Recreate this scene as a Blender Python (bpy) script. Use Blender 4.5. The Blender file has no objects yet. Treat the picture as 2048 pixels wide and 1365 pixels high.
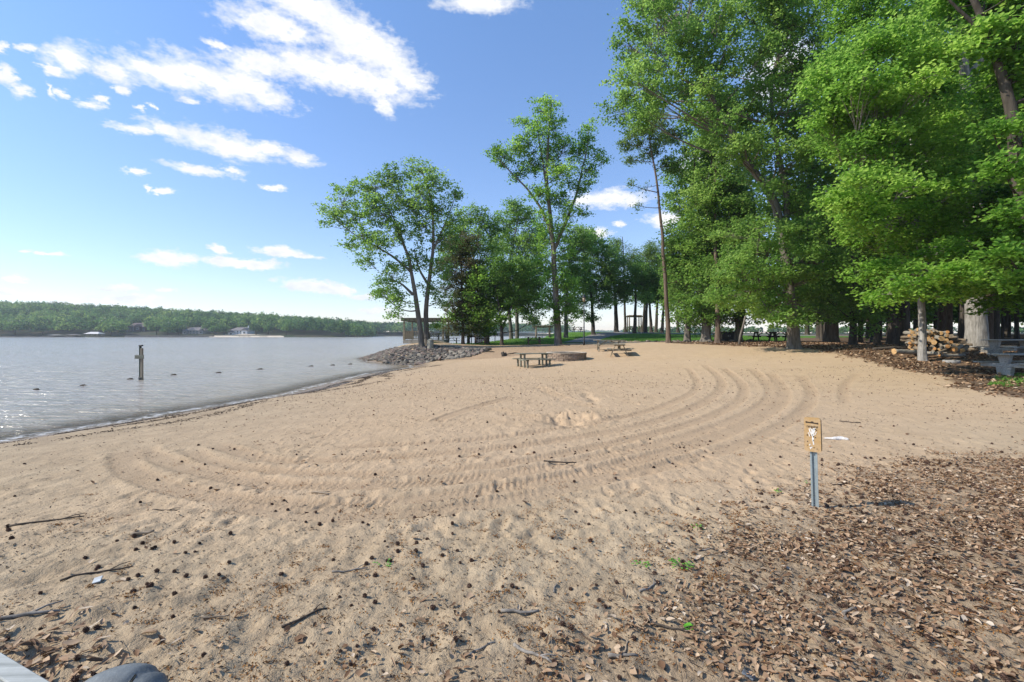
import bpy, bmesh, math, random
import numpy as np
from mathutils import Vector, Matrix

SC = bpy.context.scene
COL = SC.collection
F = 960.0          # focal length in photo pixels
CX, HY = 1024.0, 669.0
CAMZ = 1.8
WATER = -0.5
PI = math.pi
rad = math.radians
R = np.random.default_rng(7)
random.seed(7)

# ------------------------------------------------------------------ names
def tag(o, label=None, cat=None, group=None, kind=None):
    if label: o['label'] = label
    if cat: o['category'] = cat
    if group: o['group'] = group
    if kind: o['kind'] = kind
    return o

def empty(name, loc=(0, 0, 0), rz=0.0):
    o = bpy.data.objects.new(name, None)
    o.empty_display_size = 0.3
    o.location = loc
    o.rotation_euler = (0, 0, rz)
    COL.objects.link(o)
    return o

def link(name, me, mat=None, parent=None, loc=None):
    o = bpy.data.objects.new(name, me)
    COL.objects.link(o)
    if mat is not None:
        for m in (mat if isinstance(mat, (list, tuple)) else [mat]):
            me.materials.append(m)
    if parent is not None: o.parent = parent
    if loc is not None: o.location = loc
    return o

def copy_tree(o, parent=None):
    c = o.copy(); COL.objects.link(c); c.parent = parent
    for ch in list(o.children): copy_tree(ch, c)
    return c

# ------------------------------------------------------------------ numpy meshes
def np_mesh(name, verts, faces, smooth=False, face_attr=None, point_attr=None, mat_index=None):
    """faces: (n,k) int array, all the same size"""
    verts = np.asarray(verts, np.float32).reshape(-1, 3)
    faces = np.asarray(faces, np.int32)
    n, k = faces.shape
    me = bpy.data.meshes.new(name)
    me.vertices.add(len(verts)); me.vertices.foreach_set('co', verts.ravel())
    me.loops.add(n * k); me.loops.foreach_set('vertex_index', faces.ravel())
    me.polygons.add(n); me.polygons.foreach_set('loop_start', np.arange(0, n * k, k, dtype=np.int32))
    if mat_index is not None: me.polygons.foreach_set('material_index', np.asarray(mat_index, np.int32))
    for d, dom in ((face_attr, 'FACE'), (point_attr, 'POINT')):
        for key, val in (d or {}).items():
            a = me.attributes.new(key, 'FLOAT', dom)
            a.data.foreach_set('value', np.asarray(val, np.float32))
    me.polygons.foreach_set('use_smooth', np.full(n, smooth, bool))
    me.update(calc_edges=True)
    me.validate()
    return me

class MB:
    """collects boxes, prisms and tubes; build() links them as ONE mesh object"""
    def __init__(s): s.v = []; s.f = []; s.m = []; s.sm = []
    def add(s, vs, fs, mi=0, smooth=False):
        b = len(s.v)
        s.v += [tuple(v) for v in vs]
        for f in fs:
            s.f.append([i + b for i in f]); s.m.append(mi); s.sm.append(smooth)
        return s
    def box(s, c, d, rot=None, mi=0, ch=0.0):
        """c centre, d full sizes, ch chamfer of the long edges"""
        x, y, z = (q / 2 for q in d)
        bm = bmesh.new()
        bmesh.ops.create_cube(bm, size=1.0)
        for v in bm.verts: v.co = Vector((v.co.x * 2 * x, v.co.y * 2 * y, v.co.z * 2 * z))
        if ch > 0: bmesh.ops.bevel(bm, geom=bm.edges[:], offset=ch, segments=1, affect='EDGES')
        bm.verts.index_update()
        M = rot if rot is not None else Matrix.Identity(3)
        vs = [M @ v.co + Vector(c) for v in bm.verts]
        fs = [[v.index for v in f.verts] for f in bm.faces]
        bm.free()
        return s.add(vs, fs, mi)
    def beam(s, a, b, w, h, mi=0, ch=0.0, up=(0, 0, 1)):
        a, b = Vector(a), Vector(b)
        d = b - a; L = d.length
        x = d.normalized(); u = Vector(up)
        if abs(x.dot(u)) > .98: u = Vector((0, 1, 0))
        y = u.cross(x).normalized(); z = x.cross(y)
        M = Matrix((x, y, z)).transposed()
        return s.box((a + b) / 2, (L, w, h), M, mi, ch)
    def tube(s, pts, rs, n=10, mi=0, smooth=True, caps=True):
        v, f = tube(np.array(pts, float), np.array(rs, float) * np.ones(len(pts)), n)
        fs = [list(q) for q in f]
        s.add(v, fs, mi, smooth)
        if caps:
            m = len(pts); b = len(s.v) - n * m
            s.f.append([b + i for i in range(n)][::-1]); s.m.append(mi); s.sm.append(False)
            s.f.append([b + (m - 1) * n + i for i in range(n)]); s.m.append(mi); s.sm.append(False)
        return s
    def prism(s, poly, z0, z1, M=None, mi=0):
        """poly [(x,y)] extruded from z0 to z1, then moved by 4x4 M"""
        n = len(poly)
        vs = [Vector((p[0], p[1], z0)) for p in poly] + [Vector((p[0], p[1], z1)) for p in poly]
        if M is not None: vs = [M @ v for v in vs]
        fs = [list(range(n))[::-1], list(range(n, 2 * n))] + [[i, (i + 1) % n, n + (i + 1) % n, n + i] for i in range(n)]
        return s.add(vs, fs, mi)
    def build(s, name, mat, parent=None, loc=None):
        me = bpy.data.meshes.new(name)
        me.from_pydata(s.v, [], s.f)
        me.polygons.foreach_set('material_index', s.m)
        me.polygons.foreach_set('use_smooth', s.sm)
        me.update()
        return link(name, me, mat, parent, loc)

def tube(pts, rs, n=8, twist=0.0):
    """numpy tube: (m,3) path, (m,) radii -> verts, quads"""
    m = len(pts)
    t = np.gradient(pts, axis=0); t /= np.linalg.norm(t, axis=1)[:, None] + 1e-9
    ref = np.array([0.31, 0.95, 0.05]) if abs(t[0, 1]) < .8 else np.array([1., .1, 0.])
    a = np.cross(t, ref); a /= np.linalg.norm(a, axis=1)[:, None] + 1e-9
    b = np.cross(t, a)
    th = np.linspace(0, 2 * PI, n, endpoint=False)
    v = pts[:, None, :] + rs[:, None, None] * (np.cos(th)[None, :, None] * a[:, None, :] + np.sin(th)[None, :, None] * b[:, None, :])
    i = np.arange(m - 1)[:, None] * n; j = np.arange(n)[None, :]; k = (j + 1) % n
    f = np.stack([i + j, i + k, i + n + k, i + n + j], -1).reshape(-1, 4)
    return v.reshape(-1, 3), f

# ------------------------------------------------------------------ noise
def _h(ix, iy, seed):
    h = (ix.astype(np.int64) * 374761393 + iy.astype(np.int64) * 668265263 + seed * 974711) & 0xffffffff
    h = ((h ^ (h >> 13)) * 1274126177) & 0xffffffff
    h = h ^ (h >> 16)
    return (h & 0xffff) / 65535.0

def vnoise(x, y, seed=0):
    ix = np.floor(x); iy = np.floor(y); fx = x - ix; fy = y - iy
    fx = fx * fx * (3 - 2 * fx); fy = fy * fy * (3 - 2 * fy)
    a = _h(ix, iy, seed); b = _h(ix + 1, iy, seed); c = _h(ix, iy + 1, seed); d = _h(ix + 1, iy + 1, seed)
    return (a * (1 - fx) + b * fx) * (1 - fy) + (c * (1 - fx) + d * fx) * fy

def fbm(x, y, seed=0, oct=3):
    s = 0; a = .5; t = 0
    for o in range(oct):
        s = s + a * vnoise(x * 2 ** o + 17.3 * o, y * 2 ** o - 9.1 * o, seed + o); t += a; a *= .5
    return s / t

def sstep(a, b, x):
    t = np.clip((x - a) / (b - a), 0, 1)
    return t * t * (3 - 2 * t)

# ------------------------------------------------------------------ photo point -> world
def P3(px, py, Y):
    """the point at depth Y metres that the photo shows at (px, py)"""
    return np.array([(px - CX) / F * Y, Y, CAMZ - (py - HY) / F * Y])

# ------------------------------------------------------------------ terrain heights (metres), a thin-plate surface through surveyed points
CP = [(0, 2, 0), (-3, 3, 0), (3, 3, 0), (6, 6, .02), (-6, 6, -.08), (3, 5, 0), (0, 9.5, 0), (0, 15.6, 0), (6, 15.6, .05), (12, 15, .2), (-4, 12, -.05),
      (-4, 20, -.05), (1.2, 26, .0), (3.3, 28.5, .23), (6.8, 30, .43), (9.2, 32, .77), (15, 34, 1.05), (15.9, 27, .98), (19.4, 22, .95), (22.3, 23, .94),
      (18.3, 17.5, .41), (16, 14.8, .32), (12.5, 11.7, .2), (10, 8, .08), (20, 8, .3), (28, 40, 1.13), (36, 40, 1.1), (60, 60, 1.3), (60, 90, 1.5), (60, 20, 1.0),
      # shore of the beach
      (-14, -6, -.5), (-12.5, 3, -.5), (-11.6, 7, -.5), (-10.9, 10.2, -.5), (-10.1, 12.5, -.5), (-9.2, 15.4, -.5), (-8.4, 19, -.5), (-8.2, 24.3, -.5), (-8, 29, -.5), (-6.8, 33.5, -.5),
      (-14, 10, -.95), (-13, 16, -1.0), (-13, 24, -1.1), (-13, 31, -1.2), (-20, 20, -1.8), (-20, 5, -1.7), (-20, 34, -1.8), (-9.3, 8, -.22), (-7.6, 15, -.22), (-6.4, 22, -.2), (-6, 28, -.2),
      # stone bank and the point behind it
      (-7.2, 35.4, -.5), (-9.7, 38, -.5), (-12.7, 42.5, -.5), (-14.2, 46, -.5), (-14.4, 51, -.5), (-12, 57, -.5), (-6, 60, -.5), (0, 64, -.5), (3, 70, -.5), (5, 80, -.4), (7, 95, -.5),
      (-16, 42, -1.2), (-20, 50, -1.8), (-14, 62, -1.5), (-4, 66, -1.3), (0, 74, -1.4), (1, 90, -1.6),
      (-9, 41.5, .62), (-7, 41, .65), (-3.6, 41, .6), (-1.8, 38.3, .57), (-5.8, 35.6, -.16), (-3.2, 36.5, .05), (-9.5, 46, .78), (-11, 50, .75), (-7, 50, .78), (-6, 50, .72), (-1.2, 48, .75),
      (-1.5, 43.5, .68), (-.5, 36, .3), (0, 32, .18), (4.2, 43, .81), (2, 46, .80), (4.6, 70, 1.29), (0, 57.5, 1.1), (10.5, 62, 1.45), (12.7, 75, 1.72), (17.5, 80, 1.86), (24.4, 85, 1.9),
      (40, 85, 1.85), (40, 110, 0.6), (20, 112, .2), (60, 130, 1.2), (12.2, 52, 1.04), (17.6, 45, 1.2), (13.7, 42, 1.16), (16.2, 40, 1.26), (15.4, 36, 1.2), (30, 62, 1.35),
      (0, -10, .2), (10, -10, .3), (-6, -6, .1), (30, -10, .6), (60, -10, 1.0), (-30, -10, -2.2), (-40, 30, -2.4), (-40, 60, -2.4), (-20, 90, -2.4), (0, 130, -2.4), (90, 120, 1.6), (120, 40, 1.6), (30, 30, .98)]
_cp = np.array(CP, float)
def _tps(r2): return np.where(r2 > 1e-12, .5 * r2 * np.log(r2 + 1e-12), 0)
def _fit():
    n = len(_cp); X = _cp[:, :2]
    K = _tps(((X[:, None] - X[None]) ** 2).sum(-1)) + np.eye(n) * .6
    Pm = np.c_[np.ones(n), X]
    A = np.block([[K, Pm], [Pm.T, np.zeros((3, 3))]])
    return np.linalg.solve(A, np.r_[_cp[:, 2], 0, 0, 0])
_w = _fit()
def base_z(x, y):
    x = np.asarray(x, float); y = np.asarray(y, float); sh = x.shape
    q = np.stack([x.ravel(), y.ravel()], 1); out = np.empty(len(q))
    for i in range(0, len(q), 60000):
        s = q[i:i + 60000]
        r2 = (s[:, None, 0] - _cp[None, :, 0]) ** 2 + (s[:, None, 1] - _cp[None, :, 1]) ** 2
        out[i:i + 60000] = _tps(r2) @ _w[:-3] + _w[-3] + s @ _w[-2:]
    out = np.clip(out, -3.0, 2.1)
    xx, yy = q[:, 0], q[:, 1]
    # far margin: woodland ground to the right, lake bed elsewhere
    land = sstep(34, 50, xx - .12 * np.maximum(yy - 100, 0))
    far = np.maximum(sstep(120, 145, yy), np.maximum(sstep(-45, -60, xx), np.maximum(sstep(110, 130, xx), sstep(-14, -26, yy))))
    out = out * (1 - far) + (land * 1.5 - (1 - land) * 3.0 * (xx < 34) - (1 - land) * 1.0 * (xx >= 34)) * far
    return out.reshape(sh)

def bz(x, y): return float(base_z(np.array([x]), np.array([y]))[0])

def hit(px, py, y0=1.2, y1=130):
    """where the sight line through photo point (px, py) meets the ground"""
    Y = np.geomspace(y0, y1, 900)
    X = (px - CX) / F * Y; Z = CAMZ - (py - HY) / F * Y
    g = base_z(X, Y); k = np.argmax(Z <= g)
    if k == 0: return np.array([X[-1], Y[-1]])
    a = Z[k - 1] - g[k - 1]; b = g[k] - Z[k]; t = a / (a + b + 1e-9)
    y = Y[k - 1] * (1 - t) + Y[k] * t
    return np.array([(px - CX) / F * y, y])

# ------------------------------------------------------------------ node helpers
def mat(name, build):
    m = bpy.data.materials.new(name); m.use_nodes = True
    nt = m.node_tree; nt.nodes.clear()
    N = NT(nt)
    out = N('OutputMaterial')
    sh = build(N)
    if not isinstance(sh, (tuple, list)): sh = (sh,)
    N.l(sh[0], out.inputs['Surface'])
    return m

class NT:
    def __init__(s, nt): s.nt = nt
    def __call__(s, typ, props=None, **inp):
        n = s.nt.nodes.new(('ShaderNode' + typ) if not typ.startswith('Shader') else typ)
        for k, v in (props or {}).items(): setattr(n, k, v)
        for k, v in inp.items():
            k = k.replace('_', ' ')
            sock = n.inputs[int(k[1:])] if k[0] == 'i' and k[1:].isdigit() else n.inputs[k]
            s.set(sock, v)
        return n
    def set(s, sock, v):
        if isinstance(v, bpy.types.Node): s.nt.links.new(v.outputs[0], sock)
        elif isinstance(v, bpy.types.NodeSocket): s.nt.links.new(v, sock)
        elif sock.type == 'RGBA' and len(v) == 3: sock.default_value = (*v, 1)
        else: sock.default_value = v
    def l(s, a, b): s.set(b, a)
    def attr(s, name): return s('Attribute', {'attribute_name': name}).outputs['Fac']
    def math(s, op, a, b=None, clamp=False):
        n = s('Math', {'operation': op, 'use_clamp': clamp}, i0=a)
        if b is not None: s.set(n.inputs[1], b)
        return n.outputs[0]
    def mix(s, f, a, b):
        n = s('Mix', {'data_type': 'RGBA'}); s.set(n.inputs[0], f); s.set(n.inputs[6], a); s.set(n.inputs[7], b)
        return n.outputs[2]
    def ramp(s, f, stops):
        n = s('ValToRGB'); s.set(n.inputs[0], f); e = n.color_ramp.elements
        while len(e) < len(stops): e.new(.5)
        for q, (p, c) in zip(e, stops): q.position = p; q.color = (*c, 1) if len(c) == 3 else c
        return n.outputs[0]
    def rng(s, f, a, b, c=0., d=1.):
        n = s('MapRange', {'clamp': True}); s.set(n.inputs[0], f)
        for i, v in enumerate((a, b, c, d)): s.set(n.inputs[i + 1], v)
        return n.outputs[0]
    def noise(s, scale, detail=3., rough=.5, vec=None, dist=0.):
        n = s('TexNoise', Scale=scale, Detail=detail, Roughness=rough, Distortion=dist)
        if vec is not None: s.set(n.inputs['Vector'], vec)
        return n.outputs[0]
    def coord(s, kind='Object', scale=(1, 1, 1), rot=(0, 0, 0)):
        t = s('TexCoord'); m = s('Mapping', Vector=t.outputs[kind], Scale=scale, Rotation=rot)
        return m.outputs[0]
    def bump(s, h, strength=.5, dist=.05):
        return s('Bump', Strength=strength, Distance=dist, Height=h).outputs[0]
    def bsdf(s, col, rough=.8, spec=.3, normal=None, metal=0., **k):
        n = s('BsdfPrincipled', Roughness=rough, Metallic=metal)
        s.set(n.inputs['Base Color'], col); n.inputs['Specular IOR Level'].default_value = spec
        if normal is not None: s.set(n.inputs['Normal'], normal)
        for kk, v in k.items(): s.set(n.inputs[kk.replace('_', ' ')], v)
        return n.outputs[0]

def leaf_mat(name, c0, c1, c2, trans=.35, rough=.5, spec=.25):
    def b(N):
        col = N.ramp(N.attr('tint'), [(0, c0), (.5, c1), (1, c2)])
        t = N('BsdfTranslucent')
        hs = N('HueSaturation', Hue=.487, Saturation=.95, Value=2.1, Color=col)
        N.set(t.inputs['Color'], hs)
        p = N.bsdf(col, rough, spec)
        return N('MixShader', i0=trans, i1=p, i2=t)
    return mat(name, b)

def bark_mat(name, c0, c1, sc=1.0, bump=.6):
    def b(N):
        v = N.coord('Object', (9 * sc, 9 * sc, 1.6 * sc))
        n1 = N.noise(1.0, 6., .62, v, .6)
        n2 = N.noise(.35, 3., .5)
        f = N.rng(n1, .3, .7)
        col = N.mix(f, c0, c1)
        col = N.mix(N.math('MULTIPLY', N.rng(n2, .45, .7), .45), col, tuple(q * 1.5 for q in c1))
        return N.bsdf(col, .9, .15, N.bump(n1, bump, .04))
    return mat(name, b)

def wood_mat(name, c0, c1, sc=1.0, axis=0):
    def b(N):
        s = [26 * sc] * 3; s[axis] = 1.2 * sc
        n1 = N.noise(1.0, 5., .6, N.coord('Object', tuple(s)))
        n2 = N.noise(2.2 * sc, 4., .6, N.coord('Object'))
        col = N.mix(N.rng(n1, .3, .7), c0, c1)
        col = N.mix(N.math('MULTIPLY', N.rng(n2, .5, .72), .55), col, tuple(q * .45 for q in c0))
        return N.bsdf(col, .85, .2, N.bump(n1, .4, .01))
    return mat(name, b)

def plain(name, c, rough=.7, spec=.3, metal=0., var=.25, sc=8.):
    def b(N):
        n = N.noise(sc, 5., .6, N.coord('Object'))
        col = N.mix(N.rng(n, .3, .7), tuple(q * (1 - var) for q in c), tuple(min(1, q * (1 + var)) for q in c))
        return N.bsdf(col, rough, spec, N.bump(n, .15, .01), metal)
    return mat(name, b)
# ================================================================== GROUND
def graded(a, b, step):
    out = [a]
    while out[-1] < b: out.append(out[-1] + step(out[-1]))
    return np.array(out)
GX = np.r_[-graded(0, 62, lambda x: max(.02, .0065 * x))[::-1][:-1], graded(0, 420, lambda x: max(.02, .0065 * x))]
GY = np.r_[-graded(-1.0, 32, lambda y: max(.05, .1 * (y + 1.0)))[::-1][:-1], graded(1.0, 330, lambda y: max(.022, .0078 * y))]
MX, MY = np.meshgrid(GX, GY)
BZ = base_z(MX, MY)

# --- surface kinds as real masks
NB_X = [-30, -6, -2.5, -.45, 1.0, 2.3, 4.65, 8, 14, 40]
NB_Y = [1.2, 1.5, 2.0, 2.9, 3.9, 5.2, 6.6, 7.6, 9.5, 9.5]
def near_litter(x, y):                 # leaf fall round the camera, thickest to the right
    g = np.interp(x, NB_X, NB_Y)
    w = np.interp(x, [-6, -1, 3, 8], [.5, .9, 1.5, 1.6])
    return sstep(-.35, 1.0, (g - y) / w + .55 * (fbm(x * 1.3, y * 1.3, 3) - .5))
WB_Y = [8, 11.7, 13.6, 16, 19, 22, 27, 31, 34, 37, 45, 52, 60]
WB_X = [11.5, 12.4, 13.2, 14.4, 15.2, 15.4, 16.6, 15.6, 14.8, 12.6, 12.4, 13.0, 30.]
def wood_litter(x, y):                 # leaf fall under the wood on the right
    d = x - np.interp(y, WB_Y, WB_X)
    return sstep(-.6, .9, d + 1.6 * (fbm(x * .7, y * .7, 11) - .5)) * sstep(7.5, 9.5, y)
def in_poly(x, y, poly):
    x = np.asarray(x); y = np.asarray(y); c = np.zeros(x.shape, bool); n = len(poly)
    for i in range(n):
        (x0, y0), (x1, y1) = poly[i], poly[(i + 1) % n]
        if y0 == y1: continue
        c ^= ((y0 > y) != (y1 > y)) & (x < (x1 - x0) * (y - y0) / (y1 - y0) + x0)
    return c
def soft_poly(x, y, poly, w=.8, seed=5):
    n1 = (fbm(x * .8, y * .8, seed) - .5) * 2 * w; n2 = (fbm(x * .8 + 50, y * .8, seed) - .5) * 2 * w
    return in_poly(x + n1, y + n2, poly).astype(float)
GRASS = [(-9, 48.8), (-1.5, 46.6), (2, 46.4), (7, 46.5), (7.4, 51), (9, 54.0), (12.0, 53.4), (13.4, 46.8), (17.5, 46.5), (24, 47), (30, 51), (34, 60), (60, 70), (62, 120), (-5, 120), (-12, 60)]
PATH = [(6.4, 47.5), (8.2, 52), (8.8, 56), (10.5, 62), (15, 66.5), (22, 69), (60, 72)]
WOODEDGE = [(12.4, 36), (14.5, 35.0), (17, 37.5), (24, 46), (20, 46.8), (13.5, 46.0)]
PATCH_G = [(14.1, 14.6), (15.8, 15.4), (18.5, 17.4), (19.2, 15.2), (16.6, 13.6), (14.6, 13.4)]
ERODED = [(-5, 36), (-1, 33.5), (4, 34.5), (9.5, 37), (9.5, 45), (0, 46), (-5, 45)]
m_near = near_litter(MX, MY)
m_wood = np.maximum(wood_litter(MX, MY), soft_poly(MX, MY, WOODEDGE, .5))
m_grass = soft_poly(MX, MY, GRASS, .8) * (1 - .0 * MX)
m_grass = np.maximum(m_grass, soft_poly(MX, MY, PATCH_G, .7) * .8 * (fbm(MX * 2, MY * 2, 44) > .45))
m_soil = soft_poly(MX, MY, ERODED, 1.2) * .6
m_wet = sstep(.22, .04, BZ - WATER + .10 * (fbm(MX * .9, MY * .9, 15) - .5))
m_shore = sstep(.55, .1, BZ - WATER)

# --- micro relief
near = (MY < 60) & (MX < 60) & (MX > -20)
hz = np.zeros_like(BZ)
x, y = MX[near], MY[near]
rough = 1 - .75 * m_wet[near]
hz[near] = rough * (np.where(y > 6, .7, .85) * (.03 * (fbm(x * .45, y * .45, 21) - .5) + .016 * (fbm(x * 1.7, y * 1.7, 22) - .5)) + .016 * (fbm(x * 5.5, y * 5.5, 23) - .5) + .022 * (fbm(x * 15, y * 15, 24, 3) - .5))
fg = sstep(9, 4, y + 2.5 * (fbm(x * .5, y * .5, 27) - .5))
hz[near] += rough * (.012 + .028 * fg) * (fbm(x * 11, y * 11, 25, 4) - .5) + fg * .022 * np.maximum(0, fbm(x * 22, y * 22, 26, 2) - .5)
def slab(x0, x1, y0, y1):
    return slice(*np.searchsorted(GY, (y0, y1))), slice(*np.searchsorted(GX, (x0, x1)))
# footprints and scuffs
for k in range(1000):
    px, py = R.uniform(-150, 2200), R.uniform(745, 1330)
    if k > 850: px, py = R.uniform(-100, 900), R.uniform(890, 1100)
    c = hit(px, py)
    a = R.uniform(0, PI); L, W = R.uniform(.12, .24), R.uniform(.06, .11)
    sy, sx = slab(c[0] - .6, c[0] + .6, c[1] - .6, c[1] + .6)
    X, Y = MX[sy, sx] - c[0], MY[sy, sx] - c[1]
    u = X * math.cos(a) + Y * math.sin(a); v = -X * math.sin(a) + Y * math.cos(a)
    q = (u / L) ** 2 + (v / W) ** 2
    hz[sy, sx] += R.uniform(.1, .5) * (.62 if c[1] < 6 else .5) * (-.036 * np.exp(-q) + .020 * np.exp(-(np.sqrt(q) - 1.6) ** 2 / .3)) * (1 - .8 * m_wet[sy, sx])
# tyre tracks
m_track = np.zeros_like(BZ)
TRACKS = [([(1405, 728), (1440, 752), (1447, 775), (1425, 795), (1390, 815), (1340, 835), (1270, 855), (1180, 872), (1080, 888), (980, 900), (880, 908), (780, 915), (680, 922), (600, 925), (540, 920), (480, 905), (420, 885)], .30),
          ([(1445, 735), (1480, 760), (1492, 785), (1472, 810), (1420, 835), (1350, 858), (1260, 880), (1150, 905), (1050, 925), (950, 938), (850, 946), (700, 950), (560, 945), (450, 932), (400, 915), (375, 895)], .28),
          ([(1500, 735), (1530, 760), (1547, 785), (1532, 808), (1490, 832), (1430, 857), (1350, 882), (1250, 905), (1150, 927), (1050, 947), (950, 958), (850, 968), (750, 973), (650, 976), (560, 972), (480, 960), (400, 942), (330, 922), (290, 905), (280, 890)], .34),
          ([(1540, 745), (1572, 780), (1562, 812), (1500, 848), (1420, 880), (1320, 912), (1200, 942), (1080, 967), (950, 987), (830, 1002), (720, 1012), (600, 1013), (480, 1002), (380, 985), (300, 963), (258, 942), (245, 918), (252, 895)], .34),
          ([(1600, 750), (1628, 785), (1610, 822), (1540, 868), (1440, 905), (1330, 935), (1200, 962), (1080, 990), (940, 1015), (800, 1032), (660, 1035), (520, 1025), (400, 1008)], .3),
          ([(1375, 735), (1395, 760), (1395, 780), (1360, 800), (1290, 826), (1200, 846), (1100, 862), (1000, 876), (880, 886), (760, 892), (640, 896)], .26),
          ([(1720, 745), (1690, 765), (1685, 785), (1690, 810)], .25),
          ([(1040, 790), (1000, 800), (900, 830), (860, 850)], .3)]
def smooth_path(pts, n):
    p = np.array(pts, float)
    for _ in range(3):
        q = np.empty((2 * len(p) - 2, 2)); q[0::2] = .75 * p[:-1] + .25 * p[1:]; q[1::2] = .25 * p[:-1] + .75 * p[1:]
        p = np.r_[p[:1], q, p[-1:]]
    d = np.r_[0, np.cumsum(np.linalg.norm(np.diff(p, axis=0), axis=1))]
    s = np.linspace(0, d[-1], max(8, int(d[-1] / n)))
    return np.c_[np.interp(s, d, p[:, 0]), np.interp(s, d, p[:, 1])]
for ti, (pts, w) in enumerate(TRACKS):
    p = smooth_path([hit(*q) for q in pts], .18)
    D = np.full(MX.shape, 9., np.float32); S = np.zeros(MX.shape, np.float32); T = np.zeros(MX.shape, np.float32)
    s0 = 0
    for a, b in zip(p[:-1], p[1:]):
        L = np.linalg.norm(b - a); d = (b - a) / L
        lo, hi = np.minimum(a, b) - w * 1.6, np.maximum(a, b) + w * 1.6
        sy, sx = slab(lo[0], hi[0], lo[1], hi[1])
        X, Y = MX[sy, sx] - a[0], MY[sy, sx] - a[1]
        t = np.clip(X * d[0] + Y * d[1], 0, L); e = -X * d[1] + Y * d[0]
        q = np.hypot(X - t * d[0], Y - t * d[1])
        better = q < D[sy, sx]
        D[sy, sx] = np.where(better, q, D[sy, sx]); S[sy, sx] = np.where(better, s0 + t, S[sy, sx]); T[sy, sx] = np.where(better, e, T[sy, sx])
        s0 += L
    on = D < w * 1.6
    d = D[on]; s = S[on]; t = T[on]; tot = s0
    fade = sstep(0, .8, s) * sstep(tot, tot - .8, s) * (.75 + .6 * fbm(s * .5, s * 0 + ti, 31))
    inside = sstep(w * .58, w * .48, d)
    per = .070 + .006 * ti
    tread = np.where(np.sin(2 * PI * (s + np.abs(t) * .55) / per) > .1, 1., -.7)
    prof = inside * (-.015 + .0075 * tread * sstep(11, 7, MY[on]) * sstep(.3, .6, fbm(MX[on] * 2.1, MY[on] * 2.1, 35 + ti)) * (.3 if ti == 4 else .8)) + np.where(MY[on] > 11, .010, .014) * np.exp(-((d - w * .64) / .055) ** 2)
    keep = hz[on] * (1 - .8 * inside)
    prof = prof * (.7 + .6 * fbm(MX[on] * 6, MY[on] * 6, 36))
    hz[on] = keep + prof * fade
    m_track[on] = np.maximum(m_track[on], inside * fade)
# rows of tractor lug prints
for row in ([(1080, 775), (1120, 795), (1160, 808), (1192, 816)], [(1000, 820), (1040, 832), (1088, 843)]):
    p = smooth_path([hit(*q) for q in row], .24)
    for a, b in zip(p[:-1], p[1:]):
        d = (b - a) / np.linalg.norm(b - a); ang = math.atan2(d[1], d[0]) + .9
        sy, sx = slab(a[0] - .7, a[0] + .7, a[1] - .7, a[1] + .7)
        X, Y = MX[sy, sx] - a[0], MY[sy, sx] - a[1]
        u = X * math.cos(ang) + Y * math.sin(ang); v = -X * math.sin(ang) + Y * math.cos(ang)
        hz[sy, sx] += -.07 * np.exp(-(u / .24) ** 4 - (v / .05) ** 2) + .05 * np.exp(-(u / .25) ** 4 - ((v - .10) / .045) ** 2)
for k in range(170):
    c = hit(R.uniform(250, 1600), R.uniform(760, 1080)); a = R.uniform(0, PI); L, W = R.uniform(.11, .17), R.uniform(.05, .075)
    sy, sx = slab(c[0] - .5, c[0] + .5, c[1] - .5, c[1] + .5)
    X, Y = MX[sy, sx] - c[0], MY[sy, sx] - c[1]; u = X * math.cos(a) + Y * math.sin(a); v = -X * math.sin(a) + Y * math.cos(a); q = (u / L) ** 2 + (v / W) ** 2
    hz[sy, sx] += -.017 * np.exp(-q ** 2) + .008 * np.exp(-(np.sqrt(q) - 1.35) ** 2 / .08)
# the dug hole with its heap
c = hit(1132, 842); sy, sx = slab(c[0] - 2, c[0] + 3, c[1] - 2, c[1] + 2.5)
X, Y = MX[sy, sx] - c[0], MY[sy, sx] - c[1]; nn = fbm(X * 5.5, Y * 5.5, 61)
hz[sy, sx] += -.15 * np.exp(-(X / .42) ** 2 - (Y / .45) ** 2) + (.10 + .26 * (nn - .5)) * np.exp(-((X - .42) / .52) ** 2 - ((Y - .5) / .38) ** 2) + .12 * (nn - .3) * np.exp(-(X / 1.1) ** 2 - (Y / .9) ** 2)
m_track[sy, sx] = np.maximum(m_track[sy, sx], .9 * np.exp(-(X / .8) ** 2 - (Y / .6) ** 2) * sstep(.35, .6, nn))
c = hit(1180, 795); sy, sx = slab(c[0] - 1, c[0] + 1, c[1] - 2.5, c[1] + 2.5)
X, Y = MX[sy, sx] - c[0], MY[sy, sx] - c[1]
hz[sy, sx] += -.06 * np.exp(-((X + .06 * np.sin(Y * 5)) / .13) ** 2 - (Y / 1.3) ** 2) * (.4 + 1.1 * fbm(X * 0 + 3, Y * 2.2, 8))
# small washed-up ridge along the shore
hz += .03 * np.exp(-((BZ - WATER - .22) / .04) ** 2) * (fbm(MX * .8, MY * .8, 71) - .2) * (MY < 33)
GZ = BZ + hz

def gz(x, y):
    x = np.asarray(x, float); y = np.asarray(y, float)
    i = np.clip(np.searchsorted(GX, x) - 1, 0, len(GX) - 2); j = np.clip(np.searchsorted(GY, y) - 1, 0, len(GY) - 2)
    fx = np.clip((x - GX[i]) / (GX[i + 1] - GX[i]), 0, 1); fy = np.clip((y - GY[j]) / (GY[j + 1] - GY[j]), 0, 1)
    return (GZ[j, i] * (1 - fx) + GZ[j, i + 1] * fx) * (1 - fy) + (GZ[j + 1, i] * (1 - fx) + GZ[j + 1, i + 1] * fx) * fy
def G(x, y): return float(gz(x, y))

def grid_faces(nx, ny):
    i = np.arange(ny - 1)[:, None] * nx; j = np.arange(nx - 1)[None, :]
    return np.stack([i + j, i + j + 1, i + nx + j + 1, i + nx + j], -1).reshape(-1, 4)

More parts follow.
